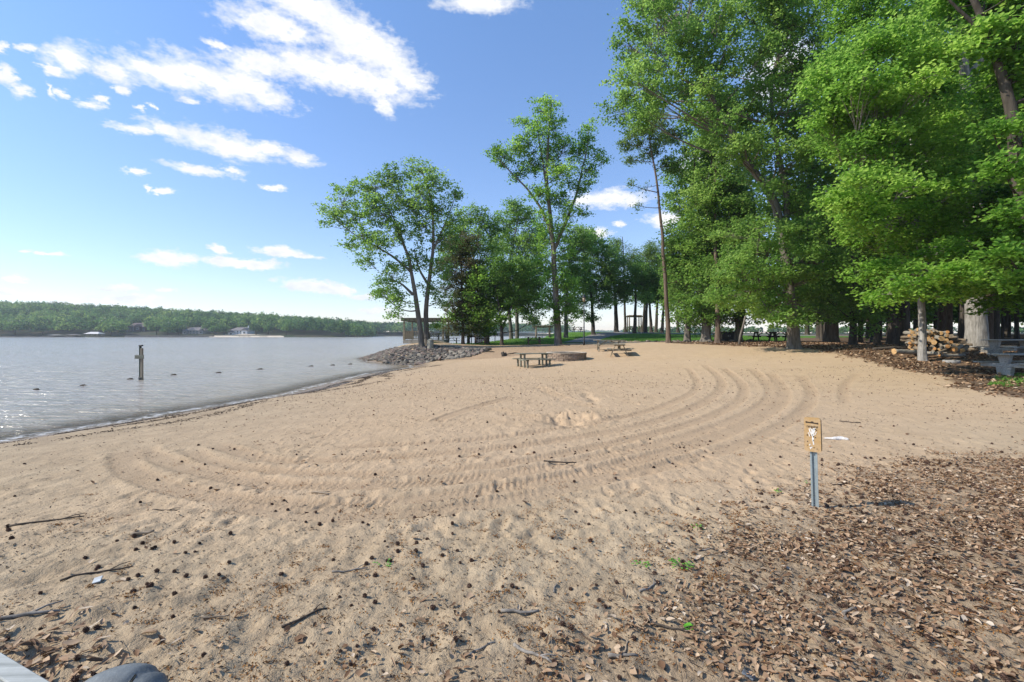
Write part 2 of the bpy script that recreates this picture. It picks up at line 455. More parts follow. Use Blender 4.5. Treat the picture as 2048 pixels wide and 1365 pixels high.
def ground_build(N):
    o = N.coord('Object')
    big = N.noise(.22, 4., .6, o); mid = N.noise(1.6, 5., .65, o); fine = N.noise(38., 3., .7, o); grain = N.noise(160., 2., .6, o)
    sand = N.mix(N.rng(mid, .3, .7), (.49, .350, .218), (.425, .300, .184))
    sand = N.mix(N.math('MULTIPLY', N.rng(big, .42, .62), .5), sand, (.465, .34, .222))
    grey = N.math('MULTIPLY', N.attr('pale'), .8, True)
    sand = N.mix(grey, sand, N.mix(N.rng(mid, .35, .65), (.415, .33, .215), (.305, .238, .15)))
    sand = N.mix(N.math('MULTIPLY', N.rng(fine, .52, .75), .35), sand, (.27, .185, .10))
    sand = N.mix(N.math('MULTIPLY', N.rng(grain, .55, .8), .5), sand, (.56, .44, .28))
    # scattered bark flecks
    vor = N('TexVoronoi', {'feature': 'F1'}, Vector=N.coord('Object', (1, 1, 1)), Scale=9.0, Randomness=1.0)
    fl = N.math('MULTIPLY', N.rng(vor.outputs['Distance'], .13, .09), N.rng(N.noise(2.3, 3., .6, o), .48, .6))
    sand = N.mix(N.math('MULTIPLY', fl, .75), sand, (.10, .065, .04))
    sand = N.mix(N.math('MULTIPLY', N.attr('track'), .28), sand, (.30, .20, .12))
    lit = N.mix(N.rng(N.noise(14., 4., .7, o), .35, .68), (.075, .048, .03), (.21, .135, .08))
    lit = N.mix(N.math('MULTIPLY', N.rng(N.noise(45., 2., .6, o), .56, .7), .6), lit, (.32, .21, .13))
    soil = N.mix(N.rng(mid, .35, .65), (.21, .14, .09), (.33, .225, .145))
    gr = N.mix(N.rng(N.noise(3.5, 4., .7, o), .3, .7), (.05, .12, .016), (.11, .22, .036))
    brk = N.rng(N.noise(7., 4., .7, o), .3, .7, -.3, .3)
    c = N.mix(N.math('ADD', N.attr('soil'), N.math('MULTIPLY', brk, N.attr('soil')), True), sand, soil)
    fw = N.rng(N.math('ADD', N.attr('wood'), brk), .3, .6)
    c = N.mix(fw, c, lit)
    fn = N.math('MULTIPLY', N.rng(N.math('ADD', N.math('MAXIMUM', N.attr('near'), N.attr('strip')), brk), .35, 1.0), .6)
    c = N.mix(fn, c, N.mix(N.rng(N.noise(22., 4., .7, o), .4, .62), (.12, .078, .048), (.33, .235, .145)))
    fg = N.rng(N.math('ADD', N.attr('grass'), brk), .35, .6)
    c = N.mix(fg, c, gr)
    c = N.mix(N.math('MULTIPLY', N.attr('shore'), N.rng(mid, .3, .6, .2, .7)), c, (.25, .19, .13))
    c = N.mix(N.math('MULTIPLY', N.attr('wet'), .8), c, (.17, .125, .085))
    rg = N.math('SUBTRACT', .95, N.math('MULTIPLY', N.attr('wet'), .5))
    hgt = N.math('ADD', N.math('MULTIPLY', fine, .7), N.math('ADD', N.math('MULTIPLY', grain, .22), N.math('MULTIPLY', N.noise(11., 4., .6, o), .8)))
    return N.bsdf(c, rg, .2, N.bump(hgt, .75, .03))
M_ground = mat('ground_surface', ground_build)
pale = sstep(-1.0, -9.0, MX + 2.4 * (fbm(MX * .4, MY * .4, 91) - .5) + .12 * (MY - 5)) * .9
pale = np.maximum(pale, sstep(6.6, 3.2, MY + 2.0 * (fbm(MX * .6, MY * .6, 92) - .5)) * .85)
pale = np.maximum(pale, sstep(5, 10, MX) * sstep(11, 7, MY) * .7)
strip_m = sstep(5.6, 2.6, MY + 2.4 * (fbm(MX * .9, MY * .9, 93) - .5) + .25 * np.maximum(0, -MX - 2)) * .62
me = np_mesh('ground', np.stack([MX, MY, GZ], -1), grid_faces(len(GX), len(GY)), True,
             point_attr=dict(near=m_near.ravel(), wood=m_wood.ravel(), grass=m_grass.ravel(), wet=m_wet.ravel(), shore=m_shore.ravel(), soil=m_soil.ravel(), strip=strip_m.ravel(), track=m_track.ravel(), pale=pale.ravel()))
tag(link('ground', me, M_ground), 'tan sandy beach rising to grass and leaf-strewn woodland soil', 'ground', kind='structure')

# path: a thin sheet on the grass
pp = smooth_path(PATH, .5)
tn = np.gradient(pp, axis=0); tn /= np.linalg.norm(tn, axis=1)[:, None]; nr = np.c_[-tn[:, 1], tn[:, 0]]
wd = 1.5 + .25 * (fbm(np.arange(len(pp)) * .2, np.zeros(len(pp)), 5) - .5)
offs = np.linspace(-1, 1, 9)
q = pp[:, None, :] + nr[:, None, :] * (offs[None, :, None] * wd[:, None, None])
qz = gz(q[..., 0], q[..., 1]) + .06 - .05 * np.abs(offs)[None, :] ** 3
M_path = plain('path_surface', (.22, .205, .19), .9, .2, var=.22, sc=3.)
tag(link('path', np_mesh('path', np.dstack([q, qz]), grid_faces(9, len(pp))), M_path), 'grey gravel path curving over the grass rise', 'path', kind='structure')

# ================================================================== WATER
WX = np.r_[-graded(0, 6000, lambda v: max(.35, .03 * v))[::-1][:-1], graded(0, 6000, lambda v: max(.5, .06 * v))]
WY = np.r_[-graded(0, 400, lambda v: max(.5, .1 * v))[::-1][:-1], graded(0, 9000, lambda v: max(.35, .02 * v))]
wx, wy = np.meshgrid(WX, WY)
dep = np.where((wx > -62) & (wx < 130) & (wy < 145) & (wy > -30), WATER - base_z(wx, wy), 3.0)
def water_build(N):
    geo = N('NewGeometry').outputs['Position']
    def wv(scale, rot, sx, det, rough=.55, dist=.4):
        m = N('Mapping', Vector=geo, Rotation=(0, 0, rot), Scale=(scale * sx, scale, 1))
        return N.noise(1.0, det, rough, m.outputs[0], dist)
    h1 = wv(.9, rad(-14), .22, 2.); h2 = wv(2.6, rad(8), .3, 3.); h3 = wv(9., rad(-30), .5, 3.)
    h = N.math('ADD', N.math('MULTIPLY', h1, .42), N.math('ADD', N.math('MULTIPLY', h2, .36), N.math('MULTIPLY', h3, .07)))
    patch = N.noise(.03, 3., .5, geo)
    h = N.math('MULTIPLY', h, N.rng(patch, .35, .65, .8, 1.25))
    d = N.attr('depth')
    nrm = N.bump(h, 1.0, .9)
    n2 = N.math('ADD', d, N.math('MULTIPLY', N.math('SUBTRACT', h1, .5), .12))
    body = N.mix(N.rng(d, .05, .8), (.30, .245, .165), (.37, .330, .27))
    p = N.bsdf(body, .14, .38, nrm, IOR=1.33)
    tr = N('BsdfTransparent', Color=(.86, .80, .66))
    clear = N.rng(d, .0, .28, .12, 1.0)
    water = N('MixShader', i0=clear, i1=tr, i2=p)
    fo = N.math('MULTIPLY', N.math('MULTIPLY', N.rng(n2, -.01, .02), N.rng(n2, .085, .045)), N.rng(N.noise(7., 5., .7, geo), .42, .60))
    fo2 = N.math('MULTIPLY', N.rng(h1, .64, .70), N.math('MULTIPLY', N.rng(h2, .60, .68), N.rng(d, 1.1, .5)))
    foam = N.bsdf((.80, .79, .76), .7, .3)
    return N('MixShader', i0=N.math('MULTIPLY', N.math('MAXIMUM', fo, N.math('MULTIPLY', fo2, .6)), .55), i1=water, i2=foam)
M_water = mat('lake_water', water_build)
me = np_mesh('water', np.stack([wx, wy, np.full_like(wx, WATER)], -1), grid_faces(len(WX), len(WY)), True, point_attr=dict(depth=dep.ravel()))
tag(link('water', me, M_water), 'grey rippled lake stretching to the far wooded shore', 'water', kind='structure')

# ================================================================== SKY AND SUN
SUN_EL, SUN_AZ = rad(39), rad(-98)       # azimuth from +Y, negative to the left
SKY_S, CLOUD_S = .148, .74
CL = [(545, 50, 88, 34, 0), (640, 25, 110, 40, 10), (700, 75, 100, 52, 20), (760, 108, 85, 45, 25), (805, 150, 55, 32, 25), (770, 180, 45, 30, 0), (768, 214, 22, 16, 20), (600, 8, 80, 30, 0),
      (530, 130, 85, 26, -5), (640, 138, 95, 38, 5), (725, 160, 100, 34, 10), (140, 120, 52, 30, -10), (102, 142, 22, 8, 0), (228, 143, 48, 18, 10), (330, 150, 90, 26, 5), (420, 160, 105, 34, 8),
      (500, 175, 85, 28, 12), (540, 197, 50, 16, 0), (330, 260, 50, 13, 5), (268, 256, 44, 9, 0), (450, 290, 100, 24, 5), (540, 300, 38, 15, 0), (600, 319, 38, 13, 5), (400, 342, 62, 9, 0), (465, 340, 24, 7, 0),
      (330, 382, 22, 6, 0), (293, 377, 8, 8, 0), (265, 342, 20, 7, 0), (545, 378, 28, 5, 0), (335, 518, 48, 13, 0), (485, 527, 72, 10, 0), (560, 503, 46, 9, 3), (440, 500, 26, 8, 10), (605, 513, 34, 4, 3), (630, 573, 62, 12, 4),
      (678, 580, 26, 8, 0), (35, 557, 28, 7, 0), (8, 585, 30, 6, 0), (235, 577, 36, 7, 0), (250, 598, 70, 8, 0), (130, 612, 46, 8, 0), (330, 580, 20, 4, 0), (720, 592, 26, 5, 0), (748, 622, 26, 5, 0),
      (10, 145, 18, 22, 0), (58, 97, 22, 8, -10), (38, 180, 22, 14, 0), (95, 180, 8, 14, 0), (120, 185, 14, 9, 0), (178, 210, 26, 9, 0), (204, 198, 13, 7, 0), (245, 180, 20, 8, 0),
      (385, 200, 18, 7, 0), (285, 215, 10, 5, 0), (315, 217, 8, 5, 0), (8, 95, 12, 12, 0), (440, 92, 25, 8, 0), (960, 6, 75, 20, 0), (1222, 397, 72, 17, 3), (1180, 400, 40, 12, 0), (1190, 466, 34, 10, 8), (1235, 450, 12, 6, 0),
      (1560, 140, 60, 60, 0), (1420, 330, 60, 30, 0), (90, 505, 30, 4, 0), (1330, 440, 40, 14, 0)]
def build_world():
    w = bpy.data.worlds.new('World'); SC.world = w; w.use_nodes = True
    nt = w.node_tree; nt.nodes.clear(); N = NT(nt)
    sky = N('TexSky', {'sky_type': 'NISHITA', 'sun_disc': False, 'sun_elevation': SUN_EL, 'sun_rotation': SUN_AZ, 'air_density': 1.0, 'dust_density': .0, 'ozone_density': 2.2, 'altitude': 200.})
    g = N('TexCoord').outputs['Generated']
    xyz = N('SeparateXYZ', Vector=g)
    az = N.math('ARCTAN2', xyz.outputs[0], xyz.outputs[1]); el = N.math('ARCSINE', xyz.outputs[2])
    uv = N('CombineXYZ', X=az, Y=el).outputs[0]
    st = N('VectorMath', {'operation': 'MULTIPLY'}, i0=uv); st.inputs[1].default_value = (1, 1.9, 1)
    w1 = N('TexNoise', Vector=st.outputs[0], Scale=16., Detail=5., Roughness=.6)
    dw = N('VectorMath', {'operation': 'SUBTRACT'}, i0=w1.outputs['Color']); dw.inputs[1].default_value = (.5, .5, .5)
    sc = N('VectorMath', {'operation': 'MULTIPLY'}, i0=dw.outputs[0]); sc.inputs[1].default_value = (.055, .022, 0)
    w2 = N('TexNoise', Vector=st.outputs[0], Scale=75., Detail=4., Roughness=.65)
    dw2 = N('VectorMath', {'operation': 'SUBTRACT'}, i0=w2.outputs['Color']); dw2.inputs[1].default_value = (.5, .5, .5)
    sc2 = N('VectorMath', {'operation': 'MULTIPLY'}, i0=dw2.outputs[0]); sc2.inputs[1].default_value = (.034, .014, 0)
    wuv = N('VectorMath', {'operation': 'ADD'}, i0=N('VectorMath', {'operation': 'ADD'}, i0=uv, i1=sc.outputs[0]).outputs[0], i1=sc2.outputs[0]).outputs[0]
    acc = None
    for (px, py, rx, ry, ro) in CL:
        a = math.atan((px - CX) / F); e = math.atan((HY - py) / F * math.cos(a))
        ra = rx / F * math.cos(a) ** 2; re = ry / F * math.cos(a) * math.cos(e) ** 2
        m = N('Mapping', {'vector_type': 'TEXTURE'}, Vector=wuv, Location=(a, e, 0), Rotation=(0, 0, rad(-ro)), Scale=(ra * (1.08 if rx > 60 else 1.06), re * (1.06 if rx > 60 else 1.12), 1))
        l = N('VectorMath', {'operation': 'LENGTH'}, i0=m.outputs[0]).outputs['Value']
        acc = l if acc is None else N.math('SMOOTH_MIN', acc, l)
        if acc is not l: acc.node.inputs[2].default_value = .10
    f1 = N('TexNoise', Vector=st.outputs[0], Scale=34., Detail=7., Roughness=.62).outputs[0]
    d = N.math('ADD', acc, N.math('MULTIPLY', N.math('SUBTRACT', f1, .55), 2.1))
    dens = N.math('MULTIPLY', N.math('POWER', N.rng(d, 1.2, .35), 1.15), N.rng(el, .10, .28, 1.7, 1.), True)
    low = N.rng(el, .0, .15, .85, 1.)
    dens = N.math('MULTIPLY', dens, low)
    f2 = N('TexNoise', Vector=st.outputs[0], Scale=13., Detail=5., Roughness=.6).outputs[0]
    shade = N.mix(N.rng(N.math('ADD', N.math('MULTIPLY', f1, .5), N.math('MULTIPLY', f2, .5)), .36, .56), (.78, .82, .89), (1., 1., 1.))
    bg = N('Background', Strength=SKY_S); 
    tint = N.mix(N.rng(el, .0, .75), (.76, .71, .80), (.93, 1.08, 1.22))
    mul = N('Mix', {'data_type': 'RGBA', 'blend_type': 'MULTIPLY'}); N.set(mul.inputs[0], 1.); N.set(mul.inputs[6], sky.outputs[0]); N.set(mul.inputs[7], tint)
    N.set(bg.inputs[0], mul.outputs[2])
    bc = N('Background', Strength=CLOUD_S); N.set(bc.inputs[0], shade)
    up = N.math('MULTIPLY', dens, N.rng(xyz.outputs[1], 0., .05))
    mx = N('MixShader', i0=up, i1=bg, i2=bc)
    N.l(mx.outputs[0], N('OutputWorld').inputs[0])
    w.cycles.sampling_method = 'MANUAL'; w.cycles.sample_map_resolution = 512
build_world()
sd = bpy.data.lights.new('sun', 'SUN'); sd.energy = 4.1; sd.angle = rad(.53); sd.color = (1., .94, .83)
so = bpy.data.objects.new('sun', sd); COL.objects.link(so)
d = Vector((math.sin(SUN_AZ) * math.cos(SUN_EL), math.cos(SUN_AZ) * math.cos(SUN_EL), math.sin(SUN_EL)))
so.rotation_euler = (-d).to_track_quat('-Z', 'Y').to_euler(); so.location = d * 80

cam = bpy.data.cameras.new('camera'); cam.sensor_width = 36.; cam.lens = F / 2048 * 36.
cam.shift_y = -(682.5 - HY) / 2048.; cam.clip_end = 20000; cam.clip_start = .05
co = bpy.data.objects.new('camera', cam); COL.objects.link(co); co.location = (0, 0, CAMZ); co.rotation_euler = (PI / 2, 0, 0)
SC.camera = co
SC.view_settings.view_transform = 'Standard'; SC.view_settings.look = 'None'; SC.view_settings.gamma = 1.0
SC.view_settings.exposure = 0.6
SC.cycles.max_bounces = 8; SC.cycles.transparent_max_bounces = 12; SC.cycles.diffuse_bounces = 4; SC.cycles.glossy_bounces = 3; SC.cycles.transmission_bounces = 6; SC.cycles.volume_bounces = 0
SC.cycles.use_denoising = True
SC.cycles.caustics_reflective = False; SC.cycles.caustics_refractive = False
# ================================================================== TREES
L_FRESH = leaf_mat('leaf_fresh', (.045, .120, .014), (.130, .275, .030), (.240, .380, .062), .56)
L_MID = leaf_mat('leaf_mid', (.056, .130, .022), (.122, .240, .038), (.200, .315, .066), .55)
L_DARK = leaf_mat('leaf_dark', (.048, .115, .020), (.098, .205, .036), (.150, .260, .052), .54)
L_PINE = leaf_mat('needle_green', (.070, .135, .030), (.115, .195, .042), (.165, .245, .062), .5)
L_CEDAR = leaf_mat('cedar_leaf', (.055, .070, .024), (.085, .105, .034), (.135, .098, .052), .35)
B_GREY = bark_mat('bark_grey', (.085, .072, .058), (.215, .190, .160))
B_PALE = bark_mat('bark_pale', (.15, .135, .115), (.40, .375, .34), 1.6, 1.)
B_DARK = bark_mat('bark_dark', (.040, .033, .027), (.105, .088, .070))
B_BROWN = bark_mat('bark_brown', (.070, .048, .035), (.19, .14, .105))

def ico_dirs(n, rng):
    v = rng.normal(size=(n, 3)); return v / np.linalg.norm(v, axis=1)[:, None]

def leaf_cards(P, L, W, tint, rng, up=.5, droop=.2, fold=.18, lobed=False):
    n = len(P)
    nm = ico_dirs(n, rng); nm[:, 2] = np.abs(nm[:, 2]) + up; nm /= np.linalg.norm(nm, axis=1)[:, None]
    a = ico_dirs(n, rng); a[:, 2] -= droop
    b = np.cross(nm, a); b /= np.linalg.norm(b, axis=1)[:, None] + 1e-9
    a = np.cross(b, nm)
    s = rng.uniform(.65, 1.3, n)[:, None]
    l = L * s; w = W * s
    if not lobed:
        up_ = nm * w * fold
        V = np.stack([P - a * l * .5, P + b * w * .5 + up_, P + a * l * .5, P - b * w * .5 + up_], 1)
        Fc = np.arange(n * 4).reshape(n, 4)
        return V.reshape(-1, 3), Fc, tint
    # lobed leaf: two folded halves
    k = nm * w * fold
    V = np.stack([P - a * l * .5, P + b * w * .5 - a * l * .12 + k, P + b * w * .38 + a * l * .3 + k * .6, P + a * l * .5, P - b * w * .38 + a * l * .3 + k * .6, P - b * w * .5 - a * l * .12 + k], 1)
    o = np.arange(n)[:, None] * 6
    Fc = np.concatenate([o + np.array([[0, 1, 2, 3]]), o + np.array([[0, 3, 4, 5]])], 0)
    return V.reshape(-1, 3), Fc, np.r_[tint, tint]

def bez(a, b, c, n):
    t = np.linspace(0, 1, n)[:, None]
    return (1 - t) ** 2 * a + 2 * t * (1 - t) * b + t ** 2 * c

def resample(p, n):
    d = np.r_[0, np.cumsum(np.linalg.norm(np.diff(p, axis=0), axis=1))]
    s = np.linspace(0, d[-1], n)
    # gentle smoothing by Catmull-like averaging
    q = np.stack([np.interp(s, d, p[:, i]) for i in range(3)], 1)
    for _ in range(2): q[1:-1] = .25 * q[:-2] + .5 * q[1:-1] + .25 * q[2:]
    return q

class Wood:
    def __init__(s): s.v = []; s.f = []; s.n = 0
    def tube(s, p, r, n):
        v, f = tube(p, r, n); s.v.append(v); s.f.append(f + s.n); s.n += len(v)
    def mesh(s, name, off): return np_mesh(name, np.concatenate(s.v) - off, np.concatenate(s.f), True)

def grow(stems, blobs, r0, rng, rc=.5, dens=1., lpc=60, leaf=(.2, .15), squash=.6, up=.5, droop=.2, flare=1.6, lobed=False, att=.12, twig=True, tint0=0., wig=.06, bend_up=True):
    """stems: world polylines, the first is the trunk (from the ground); blobs: (centre, radii, density)"""
    W = Wood(); skel = []; srad = []
    for k, st in enumerate(stems):
        n = max(10, int(np.linalg.norm(st[-1] - st[0]) / .7) + 6)
        p = resample(np.asarray(st, float), n)
        jit = np.stack([fbm(np.arange(n) * .35 + k * 9, np.zeros(n) + c * 7.7, 40 + k) - .5 for c in range(3)], 1) * wig * 2
        jit[0] = 0; p = p + jit * np.array([1, 1, .2])
        t = np.linspace(0, 1, n)
        ra = r0 if k == 0 else (srad[np.argmin(np.linalg.norm(skel - p[0], axis=1))] * .78)
        r = ra * (1 - .78 * t ** .9)
        if k == 0:
            # flare at the root
            extra = p[0] + (p[1] - p[0]) * np.array([[0.], [.12], [.35], [.6]])
            p = np.r_[extra, p[1:]]
            r = np.r_[ra * np.array([flare, 1 + (flare - 1) * .45, 1 + (flare - 1) * .15, 1.02]), r[1:]]
        if k == 0:
            v, f = tube(p, r, 20)
            th = np.tile(np.arange(20) / 20 * 2 * PI, len(p)); ring = np.repeat(np.arange(len(p)), 20)
            hgt = v[:, 2] - p[0, 2]
            lob = (.20 * np.cos(th * 5 + 1.3) + .13 * np.cos(th * 3)) * np.exp(-np.maximum(hgt, 0) / .5) * (flare - 1) / .6
            cen = p[ring]; bumpy = .05 * (fbm(th * 2, hgt * 1.2, 77) - .5)
            v = cen + (v - cen) * (1 + lob + bumpy)[:, None]
            W.v.append(v); W.f.append(f + W.n); W.n += len(v)
        else: W.tube(p, r, 9)
        skel = p if k == 0 else np.r_[skel, p]; srad = r if k == 0 else np.r_[srad, r]
    z0 = stems[0][0][2]; H = max(b[0][2] for b in blobs) - z0
    LP = []; LT = []; use = None
    ok = (skel[:, 2] > z0 + att * H)
    SK, SR = skel[ok], srad[ok]
    for (c, rr, dn) in blobs:
        c = np.asarray(c, float); rr = np.asarray(rr, float)
        d = np.linalg.norm(SK - c, axis=1); hd = np.linalg.norm((SK - c)[:, :2], axis=1)
        cost = d + 2.2 * np.maximum(0, SK[:, 2] - c[2] + (.30 * hd if bend_up else -.1 * hd)) - 2. * np.minimum(SR, .2)
        if use is None: use = np.zeros(len(SK))
        cost = cost + .45 * use
        j = np.argmin(cost); a = SK[j]; use += np.exp(-(np.linalg.norm(SK - a, axis=1) / .35) ** 2)
        mid = (a + c) / 2 + np.array([0, 0, -.08 if not bend_up else -.12]) * d[j] + rng.normal(size=3) * .06 * d[j]
        limb = bez(a, mid, c, max(5, int(d[j] / .5) + 3))
        lr = np.linspace(min(SR[j] * .5, .008 + .013 * d[j] + .010 * rr.mean()), .012, len(limb))
        W.tube(limb, lr, 6)
        vol = rr[0] * rr[1] * rr[2]
        nc = max(3, int(dn * dens * 8.2 * vol ** (2 / 3) / rc ** 2))
        u = ico_dirs(nc, rng) * (rng.uniform(.12, 1., nc) ** .5 * rng.uniform(.75, 1.4, nc))[:, None]
        C = c + u * rr
        tb = rng.normal() * .15 + tint0
        for q in C:
            i = rng.integers(len(limb) * 3 // 5, len(limb)); s = limb[i]
            if twig:
                m = (s + q) / 2 + rng.normal(size=3) * .10 * np.linalg.norm(q - s) + np.array([0, 0, .05])
                W.tube(bez(s, m, q, 4), np.array([.011, .009, .006, .004]) * (1 + .12 * np.linalg.norm(q - s)), 3)
            nl = max(5, int(lpc * .72 * rng.uniform(.4, 1.6)))
            e = rng.normal(size=(nl, 3)) * .52 * rc * rng.uniform(.6, 1.3)
            e[:, 2] *= squash
            LP.append(q + e); LT.append(np.clip(.45 + tb + rng.normal() * .13 + rng.normal(size=nl) * .14, 0, 1))
    LP = np.concatenate(LP); LT = np.concatenate(LT)
    V, Fc, T = leaf_cards(LP, leaf[0], leaf[1], LT, rng, up, droop, lobed=lobed)
    return W, V, Fc, T

NTREE = [0]
def tree(name, label, cat, px, Y, trunk, blobs, r0, leafm, barkm, limbs=(), group=None, yj=.5, blen=1., seed=None, **kw):
    """trunk / limbs: photo points at depth Y (third value = metres nearer or farther); blobs: (px, py, rx, ry[, dY[, density]]) in photo pixels at that depth"""
    NTREE[0] += 1; rng = np.random.default_rng(seed or NTREE[0] * 13)
    def pt(q): 
        dy = q[2] if len(q) > 2 else 0.
        return P3(q[0], q[1], Y) + np.array([0, dy, 0])
    bx = (px - CX) / F * Y; b0 = np.array([bx, Y, G(bx, Y) - .12])
    st = [np.array([b0] + [pt(q) for q in trunk])] + [np.array([pt(q) for q in l]) for l in limbs]
    bl = []
    for q in blobs:
        dy = q[4] if len(q) > 4 else rng.uniform(-1, 1) * yj * q[2] / F * Y * 2
        dn = q[5] if len(q) > 5 else 1.
        Yb = Y + dy; bl.append((P3(q[0], q[1], Yb), (q[2] / F * Yb, .9 * q[2] / F * Yb, q[3] / F * Yb), dn))
    W, V, Fc, T = grow(st, bl, r0, rng, **kw)
    root = empty(name, b0 + np.array([0, 0, .12])); tag(root, label, cat, group)
    off = np.array(root.location)
    link('trunk', W.mesh('trunk', off), barkm, root)
    link('crown', np_mesh('crown', V - off, Fc, False, face_attr=dict(tint=T)), leafm, root)
    return root

def fill(poly, n, r0, r1, rng, dy=(0, 0), flat=.8, dn=1.):
    """n foliage masses at random inside an outline given in photo points"""
    P = np.array(poly, float); lo, hi = P.min(0), P.max(0); out = []; tries = 0
    while len(out) < n and tries < 20000:
        tries += 1
        q = rng.uniform(lo, hi)
        if not in_poly(np.array([q[0]]), np.array([q[1]]), poly)[0]: continue
        r = rng.uniform(r0, r1)
        if any((q[0] - o[0]) ** 2 + (q[1] - o[1]) ** 2 < (.55 * (r + o[2])) ** 2 for o in out) and tries < 6000: continue
        out.append((q[0], q[1], r, r * flat, rng.uniform(*dy), dn))
    return out
RT = np.random.default_rng(99)

# --- the two trunks on the stone bank
tree('waterside_tree', 'left of the close pair of trees on the stone bank, limbs over the lake', 'tree', 844, 41.2,
     [(838, 640), (829, 580), (819, 520), (800, 470), (776, 425)],
     [(660, 425, 26, 22), (688, 398, 30, 26), (700, 440, 34, 26), (725, 470, 34, 24), (738, 410, 30, 28), (752, 375, 32, 26), (765, 430, 38, 32), (748, 492, 32, 22), (790, 350, 30, 24), (800, 402, 36, 34), (792, 470, 34, 28), (700, 495, 20, 15), (735, 525, 22, 14),
      (783, 555, 34, 26), (764, 590, 26, 22), (798, 600, 28, 26), (806, 530, 24, 20), (790, 628, 18, 14), (718, 378, 20, 16), (650, 450, 14, 12)],
     .27, L_MID, B_GREY, [[(822, 545), (790, 515), (750, 492), (708, 470), (668, 436)], [(818, 520), (796, 450), (768, 405), (742, 370)], [(826, 590), (800, 565), (780, 560)]],
     rc=.5, dens=.72, lpc=42, leaf=(.19, .14), tint0=.12)
tree('waterside_tree', 'upright tree on the stone bank, right of the close pair of trunks beside the gazebo', 'tree', 855, 41.9,
     [(851, 640), (854, 590), (862, 540), (868, 470), (864, 400), (846, 345)],
     [(838, 342, 32, 22), (868, 366, 30, 26), (842, 388, 34, 30), (880, 420, 30, 30), (908, 388, 18, 22), (850, 455, 34, 32), (888, 478, 30, 30), (908, 440, 20, 26), (836, 515, 26, 26), (880, 540, 28, 26), (858, 575, 22, 18), (884, 600, 20, 18), (825, 420, 26, 26), (876, 650, 14, 9)],
     .25, L_MID, B_GREY, [[(866, 500), (890, 450), (910, 395)], [(857, 570), (838, 540), (828, 500)]], rc=.5, dens=.72, lpc=42, leaf=(.19, .14), tint0=.08)
# --- the clump behind
tree('cedar_tree', 'dark brownish evergreen behind the gazebo, nearly hidden among green trees', 'tree', 926, 47.5, [(925, 600), (922, 520), (920, 470)],
     fill([(900, 480), (940, 480), (965, 560), (970, 640), (950, 665), (900, 650), (882, 580)], 18, 18, 28, RT), .18, L_CEDAR, B_DARK, rc=.5, dens=.8, lpc=55, leaf=(.2, .11), bend_up=False)
tree('green_tree', 'slender green tree rising behind the dark brownish evergreen', 'tree', 937, 51, [(938, 610), (944, 540), (955, 470), (962, 430)],
     [(942, 428, 26, 22), (930, 465, 32, 30), (968, 440, 24, 30), (958, 495, 36, 34), (925, 510, 28, 30), (985, 470, 24, 34), (985, 525, 34, 34), (940, 550, 32, 30), (905, 470, 22, 28), (890, 520, 22, 30)], .17, L_MID, B_DARK, [[(945, 530), (920, 490), (900, 465)]], rc=.6, dens=.95, lpc=42, leaf=(.22, .16))
tree('green_tree', 'low bushy tree beside the brick barbecue with leaves down to the ground', 'tree', 976, 48.5, [(974, 640), (968, 600), (962, 560)],
     [(955, 590, 32, 28), (985, 600, 32, 32), (945, 618, 32, 24), (975, 640, 34, 20), (1000, 575, 28, 28), (925, 600, 24, 24), (915, 635, 24, 18), (945, 655, 22, 12), (970, 662, 20, 12), (960, 555, 26, 24)], .2, L_FRESH, B_DARK, rc=.55, dens=1.15, lpc=46, leaf=(.21, .16), tint0=-.1)
tree('green_tree', 'small spreading tree with a forked trunk at the grass edge', 'tree', 1004, 46.5, [(1003, 660), (999, 620), (990, 570)],
     [(990, 565, 30, 24), (1012, 605, 30, 24), (1038, 585, 34, 32), (1058, 612, 28, 24), (1010, 535, 34, 30), (1046, 548, 34, 30), (1074, 575, 20, 24), (1000, 640, 18, 10), (1062, 640, 18, 9), (975, 620, 24, 18)], .19, L_MID, B_DARK, [[(1003, 662), (1015, 630), (1030, 600), (1046, 560)]], rc=.55, dens=1.05, lpc=44, leaf=(.21, .16), tint0=-.06)
tree('green_tree', 'tall leafy tree with a slightly leaning trunk left of the swing arbor', 'tree', 1023, 57, [(1018, 620), (1014, 560), (1026, 490), (1038, 430)],
     [(1028, 418, 28, 18), (1052, 436, 30, 24), (1012, 450, 26, 26), (1062, 478, 34, 30), (1022, 490, 34, 34), (1056, 528, 34, 32), (1000, 490, 24, 30), (1005, 540, 30, 28), (1030, 560, 30, 24)], .24, L_MID, B_GREY, [[(1015, 540), (1040, 490), (1060, 450)]], rc=.62, dens=.9, lpc=42, leaf=(.24, .17), tint0=.06)
tree('green_tree', 'leafy tree standing straight just left of the swing arbor', 'tree', 1034, 60, [(1034, 600), (1045, 540), (1070, 490)],
     [(1075, 495, 28, 26), (1084, 535, 26, 28), (1088, 465, 22, 24), (1070, 555, 28, 26), (1050, 590, 30, 22), (1078, 600, 22, 24), (1035, 620, 24, 16)], .27, L_MID, B_GREY, rc=.62, dens=.9, lpc=42, leaf=(.24, .17), tint0=-.05)
